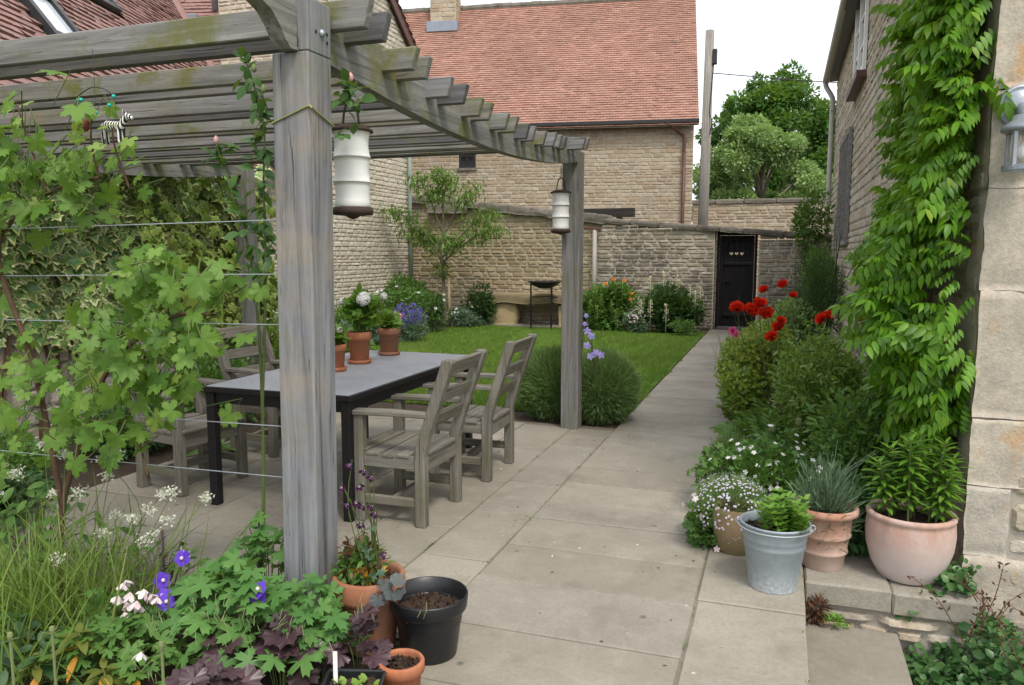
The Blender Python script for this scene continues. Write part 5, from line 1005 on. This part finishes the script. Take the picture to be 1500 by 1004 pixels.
for _ in range(26): a=R.rand()*6.28; mb.inst(T_OV,A(.605+.12*math.cos(a),3.9+.12*math.sin(a),.275),A(math.cos(a),math.sin(a),.6),A(0,0,1),.04)
mb.build('foliage','lily',t); st.build('stem','stem',t)
# ---- right hand border
t=plant('ladys_mantle','frothy lime green flowering clump spilling over the far path edge','plant',(-.12,7.9,0))
for (c,r,n) in(((-.28,6.75,.30),(.18,.28,.26),1300),((-.16,7.1,.48),(.22,.3,.30),1500),((-.36,7.5,.30),(.2,.35,.28),1500),((-.1,7.9,.5),(.26,.4,.28),1500),((-.38,8.6,.28),(.28,.5,.3),1600),((-.1,9.2,.42),(.3,.5,.3),1600)):
    fol(t,T_ROUND,n//2,c,r,.05,'box_leaf',lumps=6,inner=.2,rnd=1.1); fol(t,T_FL5,n,A(*c)+A(-.01,-.04,.09),A(*r)*1.1,.032,'lime',name='flower_froth',lumps=11,inner=.35,rnd=1.2)
    stems(t,(c[0],c[1],0),[A(*c)+R.randn(3)*A(*r)*.7+A(0,0,r[2]*.8) for _ in range(16)],.002)
t=shrub('small_leaved_shrub','bright small leaved shrub rising behind the red poppies',(.12,9.6,.62),(.4,.6,.5),3800,T_OV,.05,'tree_pale',lumps=9)
t=plant('bronze_fennel','dark smoky fennel plume against the cottage wall','plant',(.45,10.0,0)); mb=MB(); n=5200; p,d=blob(n,(.42,9.8,.85),(.40,.55,.75),9,.1,8); mb.inst(T_blade(.05,.3,2),p,nrm(d*.6+A(0,0,.6)+R.randn(len(p),3)*.6),R.randn(len(p),3),R.uniform(.05,.12,len(p))); mb.build('foliage','fennel',t); stems(t,(.45,10,-.01),[(.45+R.randn()*.25,9.9+R.randn()*.2,1.4+R.randn()*.2) for _ in range(9)],.008,'fennel')
t=plant('red_poppies','clump of oriental poppies with scarlet double flowers beside the path','poppy',(.0,6.6,0))
mb=MB(); n=520; q=A(.10,5.85,0)+R.randn(n,3)*A(.13,.32,0); q=q[(np.abs(q[:,0]-.1)<.34)]; n=len(q); mb.inst(T_FERN,q+A(0,0,.05),nrm(R.randn(n,3)*A(.75,.75,.2)+A(-.2,-.1,.75)),A(0,0,1)+R.randn(n,3)*.2,R.uniform(.20,.34,n)); mb.build('foliage','herb',t)
pp=[(-.35,6.8,1.01),(-.24,6.8,.99),(-.17,6.8,1.05),(-.1,6.8,.965),(-.14,7.1,1.16),(.02,7.3,1.2),(.1,7.1,1.12),(-.01,6.75,.87),(-.05,6.7,.79),(.33,6.75,.95),(.36,6.8,.97),(.62,6.75,.96),(-.0,6.7,.93)]
sz=[.15,.15,.14,.16,.10,.10,.09,.13,.12,.13,.10,.11,.10]
for q,s_ in zip(pp,sz): fl(t,T_POPPY,q,(R.randn()*.3-.1,-.65+R.randn()*.2,.7),s_*R.uniform(1.15,1.45),'p_red',eye='poppy_eye')
stems(t,(.0,6.7,0),[A(*q)-A(0,-.01,.01) for q in pp],.005,bow=.12)
for q in((-.02,5.25,.36),(-.12,5.0,.22),(.14,5.3,.40)):
    mb=MB(); mb.lathe([(0,-.03),(.02,-.022),(.026,0),(.022,.02),(.024,.026),(0,.034)],A(*q),12); mb.build('seed_head','bud',t,True); stems(t,(q[0]+.1,q[1]+.4,0),[q],.003,name='seed_stalk')
t=plant('magenta_rose','single magenta bloom at the path edge below the poppies','flower',(-.38,7.2,.0)); fl(t,T_DBL,(-.40,7.2,.80),(0,-.8,.4),.09,'p_magenta'); fl(t,T_DBL,(-.36,7.15,.77),(.3,-.8,.2),.07,'p_magenta'); stems(t,(-.3,7.3,0),[(-.4,7.2,.8),(-.36,7.15,.77)],.005)
t=shrub('small_leaved_shrub','loose arching shrub with tiny leaves between poppies and wisteria',(.33,5.95,.50),(.40,.75,.48),7000,T_OV,.042,'box_leaf',lumps=18,inner=.35)
mb=MB()
for _ in range(26):
    a=A(.33+R.randn()*.2,5.8+R.randn()*.4,.5); b=a+A(R.randn()*.18-.05,R.randn()*.18-.1,R.uniform(.25,.5)); P=spline([a,(a+b)/2+A(0,0,.05),b],8); mb.tube(P,np.linspace(.004,.002,8),4)
    for q in P: m=9; mb.inst(T_OV,q+R.randn(m,3)*.018,R.randn(m,3),A(0,0,1)+R.randn(m,3)*.5,R.uniform(.025,.05,m))
mb.build('shoot','box_leaf',t)
shrub('small_leaved_shrub','dark dense shrub under the wisteria behind the lavender pot',(.48,4.75,.38),(.33,.45,.38),4200,T_OV,.042,'herb',lumps=12)
t=plant('white_cranesbill','spreading cranesbill with many small white flowers behind the thyme pot','plant',(-.05,4.6,0))
fol(t,T_TREFOIL,3000,(-.02,4.6,.17),(.42,.52,.27),.055,'herb',lumps=12); fol(t,T_TREFOIL,500,(-.33,4.05,.10),(.10,.22,.15),.055,'herb'); p,d=blob(170,(-.05,4.55,.2),(.43,.5,.31),10,.9,9,-.1); flat(t,T_FL5f,p+d*.03,d+A(0,-.4,.5),.031,'p_white','blossom')
p=A(-.36,3.95,.12)+R.randn(10,3)*A(.04,.1,.1); flat(t,T_FL5f,p,R.randn(10,3)*.3+A(-.2,-.8,.4),.035,'p_palepink','outer_blossom')
lavender('small grassy tuft on the path edge above the white cranesbill',(-.28,5.35,.10),(.14,.2,.16),900,.08,'lavender','grassy_tuft')
shrub('leafy_perennial','dark filler leaves between the ribbed pot and the big pink pot',(.40,4.15,.16),(.16,.18,.2),700,T_OV,.05,'creeper',cat='plant')
t=shrub('wall_shrub','twiggy climber on the far corner of the cottage above the fennel',(.45,14.6,1.9),(.36,.7,.7),1500,T_OV,.08,'tree_leaf',lumps=10,inner=.1)
shrub('wall_shrub','bushy climber below the lattice window of the cottage',(.55,12.4,1.0),(.36,.9,.7),2600,T_OV,.07,'herb',lumps=10)
# ---- wisteria
t=plant('wisteria','wisteria with long drooping leaflets covering the cottage side wall','climber',(.8,4.7,0))
n=2300; z=R.uniform(.62,3.35,n); ymax=np.interp(z,[.62,.8,1.2,1.9,2.5,2.9,3.4],[4.9,5.2,6.3,5.9,5.2,4.75,4.5]); ymin=np.interp(z,[.62,.8,1.1,1.6,2.2,3.4],[4.2,4.05,3.97,4.03,4.03,3.92]); u=R.rand(n)**1.1; y=ymin+(ymax-ymin)*u
th=.16+.14*np.sin(y*2.7+z*2)+.10*np.sin(z*5+1); th=np.clip(th,.04,.42)*np.where(z<1.0,.8,1); x=.84-th*R.uniform(.3,1.0,n); x=np.where(y<4.1,.84-.16*R.rand(n),x)
mb=MB(); d=nrm(A(-.85,-.50,-.12)+R.randn(n,3)*.45); up=nrm(A(-.1,-.15,1)+R.randn(n,3)*.22); mb.inst(T_WIST,np.stack([x,y,z],1),d,up,R.uniform(.11,.24,n)); mb.build('foliage','wisteria_leaf',t)
mb=MB()
for P,r in(([(.80,4.62,-.014),(.77,4.64,.4),(.75,4.66,.8),(.76,4.8,1.3),(.79,4.9,2.0),(.8,4.7,2.8),(.8,4.6,3.3)],.03),([(.75,4.66,.8),(.7,5.3,1.1),(.74,6.2,1.35),(.78,6.9,1.5)],.016),([(.76,4.8,1.3),(.76,5.5,1.9),(.78,6.3,2.2)],.014),([(.84,4.5,-.01),(.8,4.5,.5),(.76,4.6,.9)],.014),([(.79,4.9,2.0),(.79,5.3,2.6),(.8,5.0,3.2)],.012)): mb.tube(spline(P,20),np.linspace(r,r*.5,20),7)
mb.build('stem','bark',t,True)
# ---- creeper at the bottom right on the steps
t=plant('round_leaved_creeper','dark round leaved creeper sprawling over the lower steps by the wall','creeper',(1.0,3.4,-.34)); mb=MB(); n=6500
y=R.uniform(2.55,3.98,n); x=np.interp(y,[2.55,3.0,3.5,3.75,3.98],[1.08,.86,.62,.52,.60])+R.rand(n)**1.1*.75; base=np.where(x<.99,-.34,-.5); base=np.where(y>3.7,np.where(x<.85,-.12,base),base); hh=np.interp(x-np.interp(y,[2.55,3.98],[1.1,.62]),[0,.25,.7],[.13,.38,.55])*(.75+.3*np.sin(x*9+y*7)); z=base+hh*R.uniform(.15,1,n)
k=~((x>.80)&(y>3.93)); x,y,z=x[k],y[k],z[k]; n=len(x); mb.inst(T_ROUND,np.stack([x,y,z],1),nrm(R.randn(n,3)*.7+A(-.3,-.4,.1)),nrm(A(-.15,-.3,1)+R.randn(n,3)*.4),R.uniform(.022,.058,n)); mb.build('foliage','creeper',t)
st=MB(); lf=MB()
for _ in range(9):
    b=A(R.uniform(.68,1.15),R.uniform(3.3,3.85),-.2+R.rand()*.1); e_=b+A(R.randn()*.13-.03,R.randn()*.12-.05,R.uniform(.15,.40)); P=spline([b,(b+e_)/2+A(R.randn()*.03,R.randn()*.03,.04),e_],9); st.tube(P,np.linspace(.0025,.0012,9),4)
    for q in P[2:]: lf.inst(T_OV,q+R.randn(3,3)*.008,R.randn(3,3),R.randn(3,3),R.uniform(.010,.026,3))
st.build('stem','stem_red',t); lf.build('shoot_leaves','bronze',t)
t=plant('rusty_dead_plant','rust brown withered clump in the corner of ledge and step','plant',(.20,3.62,-.17)); fol(t,T_LONG,160,(.20,3.62,-.10),(.05,.04,.06),.04,'bronze'); fol(t,T_OV,60,(.27,3.60,-.14),(.08,.03,.03),.03,'mint',name='green_shoots')
# ---- foreground bed
t=plant('woodrush','tall grassy woodrush clump with fluffy white flower heads at the left edge','grass',(-2.5,2.35,0)); mb=MB(); n=1000; b=A(-2.72,2.12,-.014)+R.randn(n,3)*A(.26,.22,0); b[:,1]=np.clip(b[:,1],1.6,2.6); mb.inst(T_blade(.014,.75,5),b,nrm(R.randn(n,3)*.42+A(.05,-.05,1)),R.randn(n,3),R.uniform(.25,.58,n)); mb.build('foliage','grass_blade',t)
heads=[(-3.05,2.5,.66),(-2.93,2.5,.62),(-2.66,2.45,.64),(-2.64,2.45,.57),(-2.9,2.4,.48),(-2.75,2.4,.50),(-2.55,2.4,.43),(-2.47,2.4,.42),(-2.38,2.4,.46),(-2.26,2.4,.55),(-2.36,2.4,.37),(-2.42,2.4,.33),(-2.31,2.4,.54),(-2.22,2.4,.30),(-2.58,2.35,.36),(-2.66,2.2,.30),(-2.14,2.45,.53),(-3.1,2.4,.55),(-2.55,2.4,.68),(-2.28,2.38,.44)]
for q in heads:
    mb=MB(); m=R.randint(50,110); c_=A(*q); pts=c_+R.randn(m,3)*A(.012,.012,.010)*R.uniform(.7,1.4); mb.inst(T_SM,pts,R.randn(m,3)+A(0,0,.4),R.randn(m,3),R.uniform(.010,.018,m)); mb.build('flower_head','p_rush',t)
stems(t,(-2.55,2.25,0),heads,.0022,bow=.15,n=9)
def leafclump(name,label,c,n,r,T,size,mat,h,cat='plant',up=.5,seed=1,tilt=.5):
    t=plant(name,label,cat,(c[0],c[1],0)); rs=np.random.RandomState(seed); q=rs.randn(n,2)*.5; q=q[np.hypot(*q.T)<1.15]; n=len(q); x=c[0]+q[:,0]*r[0]; y=c[1]+q[:,1]*r[1]; z=h*(1-.55*np.hypot(*q.T)**1.5)*rs.uniform(.55,1.08,n)+.02
    p=np.stack([x,y,z],1); out=np.stack([q[:,0],q[:,1]-.25,np.zeros(n)],1); mb=MB(); mb.inst(T,p,nrm(out+rs.randn(n,3)*A(.6,.6,.2)+A(0,-.1,-.15)),nrm(A(0,-.25,1)+rs.randn(n,3)*tilt*.6+out*.3),size*rs.uniform(.55,1.25,n)); mb.build('foliage',mat,t)
    st=MB()
    for k in range(0,n,2): st.tube(spline([(c[0]+q[k,0]*r[0]*.3,c[1]+q[k,1]*r[1]*.3,-.01),(x[k]*.6+c[0]*.4,y[k]*.6+c[1]*.4,z[k]*.7),p[k]],6),.0022,4)
    st.build('leaf_stalk','stem',t); return t
t=leafclump('blue_cranesbill','bright green cranesbill with violet blue flowers in front of the near post',(-1.82,2.24),150,(.36,.24),T_GERAN,.125,'geranium',.36,seed=2)
for q,dr in(((-2.16,2.33,.32),(.3,-.8,.3)),((-2.06,2.12,.27),(.1,-.6,.6)),((-2.03,2.1,.262),(.5,-.5,.5)),((-1.69,2.17,.30),(.1,-.8,.4)),((-1.675,2.16,.335),(-.2,-.6,.5)),((-2.14,2.2,.285),(.6,-.3,.3))): fl(t,T_GFL,q,dr,.066,'p_blue',eye='p_palepink'); 
stems(t,(-1.9,2.2,.0),[(-2.16,2.33,.32),(-2.06,2.12,.27),(-1.69,2.17,.30)],.002,name='flower_stalk')
mb=MB()
for _ in range(45):
    q=A(-1.75+R.randn()*.25,2.1+R.randn()*.12,.24+R.rand()*.1); mb.tube([q,q+A(R.randn()*.02,-.015,-.03)],.0014,4); 
    for _ in range(3): q2=q+A(R.randn()*.02,-.01,-.03); mb.tube([q2,q2+A(R.randn()*.012,-.004,-.024)],[.0013,.0005],4)
stuff(mb.build('seed_pod',M['bud'],t))
leafclump('blue_cranesbill','pale green cranesbill leaves at the foot of the near post behind the blue flowers',(-1.98,2.62),62,(.22,.14),T_GERAN,.115,'geranium',.40,seed=3)
leafclump('blue_cranesbill','cranesbill foliage filling the gap between woodrush and heuchera',(-2.12,1.93),95,(.3,.2),T_GERAN,.095,'herb',.24,seed=5)
leafclump('blue_cranesbill','cranesbill leaves touching the terracotta pot by the post',(-1.52,2.26),60,(.14,.14),T_GERAN,.10,'geranium',.33,seed=6)
for i,(c,n,r,h,lab) in enumerate((((-1.58,2.13),26,(.16,.09),.22,'largest dark purple heuchera behind the black seed tray'),((-1.66,1.86),34,(.18,.12),.20,'dark purple heuchera at the bottom edge left of the seed tray'),((-1.80,2.05),14,(.12,.08),.26,'small purple heuchera half buried in the cranesbill'),((-1.32,2.22),18,(.11,.09),.27,'purple heuchera leaning against the black pot'))):
    leafclump('heuchera',lab,c,n,r,T_HEUCH,.098,'heuchera',h,seed=10+i,tilt=.55)
t=plant('pale_aquilegia','aquilegia with clustered pinkish white bells amid the cranesbill','plant',(-2.25,2.12,0)); hd=[(-2.17,2.05,.335),(-2.12,2.03,.305),(-2.09,2.03,.29),(-2.20,2.06,.275),(-2.14,2.02,.245),(-2.06,2.04,.325),(-2.19,2.08,.33),(-2.15,2.06,.30),(-2.12,2.04,.275),(-2.09,2.06,.32),(-2.06,2.06,.305),(-2.15,2.04,.27),(-2.18,2.04,.29),(-2.09,2.02,.285),(-2.03,2.06,.30),(-2.11,2.06,.255),(-1.88,1.83,.24)]
for q in hd: fl(t,T_BELL,q,(R.randn()*.4,-.3,-.8),.07,'p_palepink')
stems(t,(-2.2,2.2,0),hd,.002)
fol(t,T_TREFOIL,260,(-2.28,2.12,.12),(.22,.18,.14),.05,'herb')
t=plant('bugle_spike','dark upright bugle spike standing alone before the patio','plant',(-2.34,2.42,0)); mb=MB(); 
for i in range(90): f=i/90; a=i*2.4; mb.inst(T_SM,A(-2.34+.004*math.cos(a),2.42,.14+.24*f),A(math.cos(a),math.sin(a),.2),A(0,0,1),.026*(1.1-f*.7))
mb.tube([(-2.34,2.42,-.01),(-2.34,2.42,.38)],.004,5); mb.build('flower_spike','heuchera',t)
t=plant('orange_tinted_plant','plant with olive leaves turning amber and orange at the bottom left','plant',(-2.2,1.85,0))
for (x,y,z,s_) in((-2.17,1.86,.24,.105),(-2.03,1.82,.16,.10),(-2.28,1.78,.16,.09)):
    mb=MB(); m=9; a=np.arange(m)*2.4; mb.inst(T_leaf(.38,.12,.3),np.tile(A(x,y,z),(m,1))-A(0,0,.004)*np.arange(m)[:,None],np.stack([np.cos(a),np.sin(a),.55-.09*np.arange(m)],1),A(0,0,1),s_*(.6+.06*np.arange(m))); mb.tube([(x+.02,y,-.01),(x,y,z)],.005,5); mb.build('leaf_rosette','olive',t)
for q,dr in(((-2.16,1.84,.20),(-.9,-.4,-.1)),((-2.15,1.83,.18),(.1,-.8,-.6)),((-2.02,1.80,.14),(.8,-.5,-.1)),((-2.25,1.78,.13),(.2,-.8,-.3)),((-1.93,1.86,.12),(.5,-.8,-.2))): mb=MB(); mb.inst(T_leaf(.34,.12,.3),A(*q),A(*dr),A(0,-.2,1),.085); mb.build('amber_leaf','amber',t)
for i,(q,lab) in enumerate((((-2.17,1.62,.34),'pale green spent seed stalk at the bottom left edge'),((-2.12,1.72,.32),'second thinner seed stalk beside the amber leaves'),((-1.65,1.68,.37),'tall lone seed stalk in front of the blue cranesbill'))):
    mb=MB(); mb.tube([(q[0],q[1],-.01),q],.0045,6); mb.lathe([(0,-.012),(.006,-.01),(.009,.006),(.007,.016),(0,.018)],A(*q),10)
    for k in range(4): mb.tube([A(*q)-A(0,0,.008),A(*q)+A(R.randn()*.02,R.randn()*.02,.006)],[.0015,.001],4)
    tag(mb.build('seed_stalk','bud'),lab,'seed stalk')
leafclump('leafy_perennial','mixed low leaves carpeting the bottom left corner of the bed',(-2.5,1.85),120,(.4,.3),T_OV,.085,'herb_dark',.20,seed=20); leafclump('leafy_perennial','fine leaves between woodrush and the patio edge',(-3.3,2.6),150,(.55,.3),T_OV,.07,'herb',.42,seed=21)
leafclump('leafy_perennial','sparse leafy sprigs on the bed edge before the patio table',(-2.55,2.62),70,(.4,.14),T_TREFOIL,.055,'herb',.22,seed=22)
# potted aquilegia and rose in the terracotta pot
t=plant('dark_aquilegia','tall aquilegia with nodding dark purple flowers growing in the terracotta pot','plant',(-1.40,2.5,.26)); fl_=[(-1.47,2.44,.73),(-1.40,2.42,.72),(-1.37,2.42,.70),(-1.43,2.42,.66),(-1.52,2.44,.64),(-1.47,2.42,.585),(-1.44,2.42,.60),(-1.41,2.42,.59),(-1.37,2.42,.59),(-1.36,2.42,.565),(-1.42,2.42,.52),(-1.29,2.36,.44)]
for q in fl_: fl(t,T_BELL,q,(R.randn()*.5,-.5,-.45),.055,'p_purple',eye='p_palepink')
stems(t,(-1.41,2.47,.26),[A(*q)+A(0,.01,.012) for q in fl_],.0024,'stem',bow=.08,n=9)
mb=MB()
for q in((-1.41,2.44,.50),(-1.40,2.43,.46),(-1.38,2.42,.36),(-1.36,2.42,.34),(-1.43,2.44,.40)): mb.inst(T_TREFOIL,A(*q)+R.randn(3,3)*.02,R.randn(3,3)+A(0,-.3,0),A(0,-.2,1)+R.randn(3,3)*.3,R.uniform(.03,.05,3))
mb.build('foliage','herb_blue',t)
t=plant('potted_rose','low small leaved rose with reddish shoots filling the terracotta pot','plant',(-1.46,2.5,.26)); fol(t,T_OV,420,(-1.475,2.49,.325),(.105,.09,.075),.034,'herb',lumps=9); fol(t,T_OV,90,(-1.47,2.48,.36),(.11,.08,.06),.034,'bronze',name='red_shoots'); fol(t,T_OV,40,(-1.41,2.46,.30),(.06,.05,.04),.03,'amber',name='yellow_leaves')
t=plant('young_heuchera','few slate purple scalloped leaves drooping over the terracotta pot rim','plant',(-1.30,2.42,.2)); mb=MB()
for q in((-1.325,2.40,.30),(-1.28,2.38,.28),(-1.26,2.40,.33),(-1.33,2.37,.26),(-1.24,2.37,.29)): mb.inst(T_PELA,A(*q),R.randn(3)*A(.6,.6,.2)+A(.2,-.3,-.3),A(.2,-.5,.8)+R.randn(3)*.2,.062)
mb.build('foliage',leafm('slate_leaf',(.06,.07,.075),(.11,.13,.12),.15),t); stems(t,(-1.36,2.45,.262),[(-1.325,2.40,.30),(-1.28,2.38,.28),(-1.26,2.40,.33)],.002,'stem_red')

mb=MB(); pts=[]
for k in range(150):
    if R.rand()<.55: pts.append((R.choice([-1.3,-1.66,-.3,-2.1,-2.5]),R.uniform(2.7,6.4)))
    else: pts.append((R.choice([-1.33,.14,-.32]),R.uniform(4.3,14.5) if R.rand()<.7 else R.uniform(2.2,4.2)))
for (x,y) in pts:
    if x==-.32 and y<4.3: continue
    m=R.randint(3,9); mb.inst(T_SM,np.tile(A(x,y,-.003),(m,1))+R.randn(m,3)*A(.006,.02,0),nrm(R.randn(m,3)*A(.6,.6,.2)+A(0,0,.5)),R.randn(m,3),R.uniform(.006,.016,m))
stuff(mb.build('joint_weeds','herb'))
mb=MB(); N=130; x=R.uniform(-2.6,.12,N); y=R.uniform(2.3,8.5,N); k=~((x<-1.3)&(y>6.3)); x,y=x[k],y[k]; N=len(x); mb.inst(T_OV,np.stack([x,y,np.full(N,.004)],1),R.randn(N,3)*A(1,1,.08),A(0,0,1)+R.randn(N,3)*.25,R.uniform(.008,.022,N)); stuff(mb.build('leaf_litter','vine_bark'))
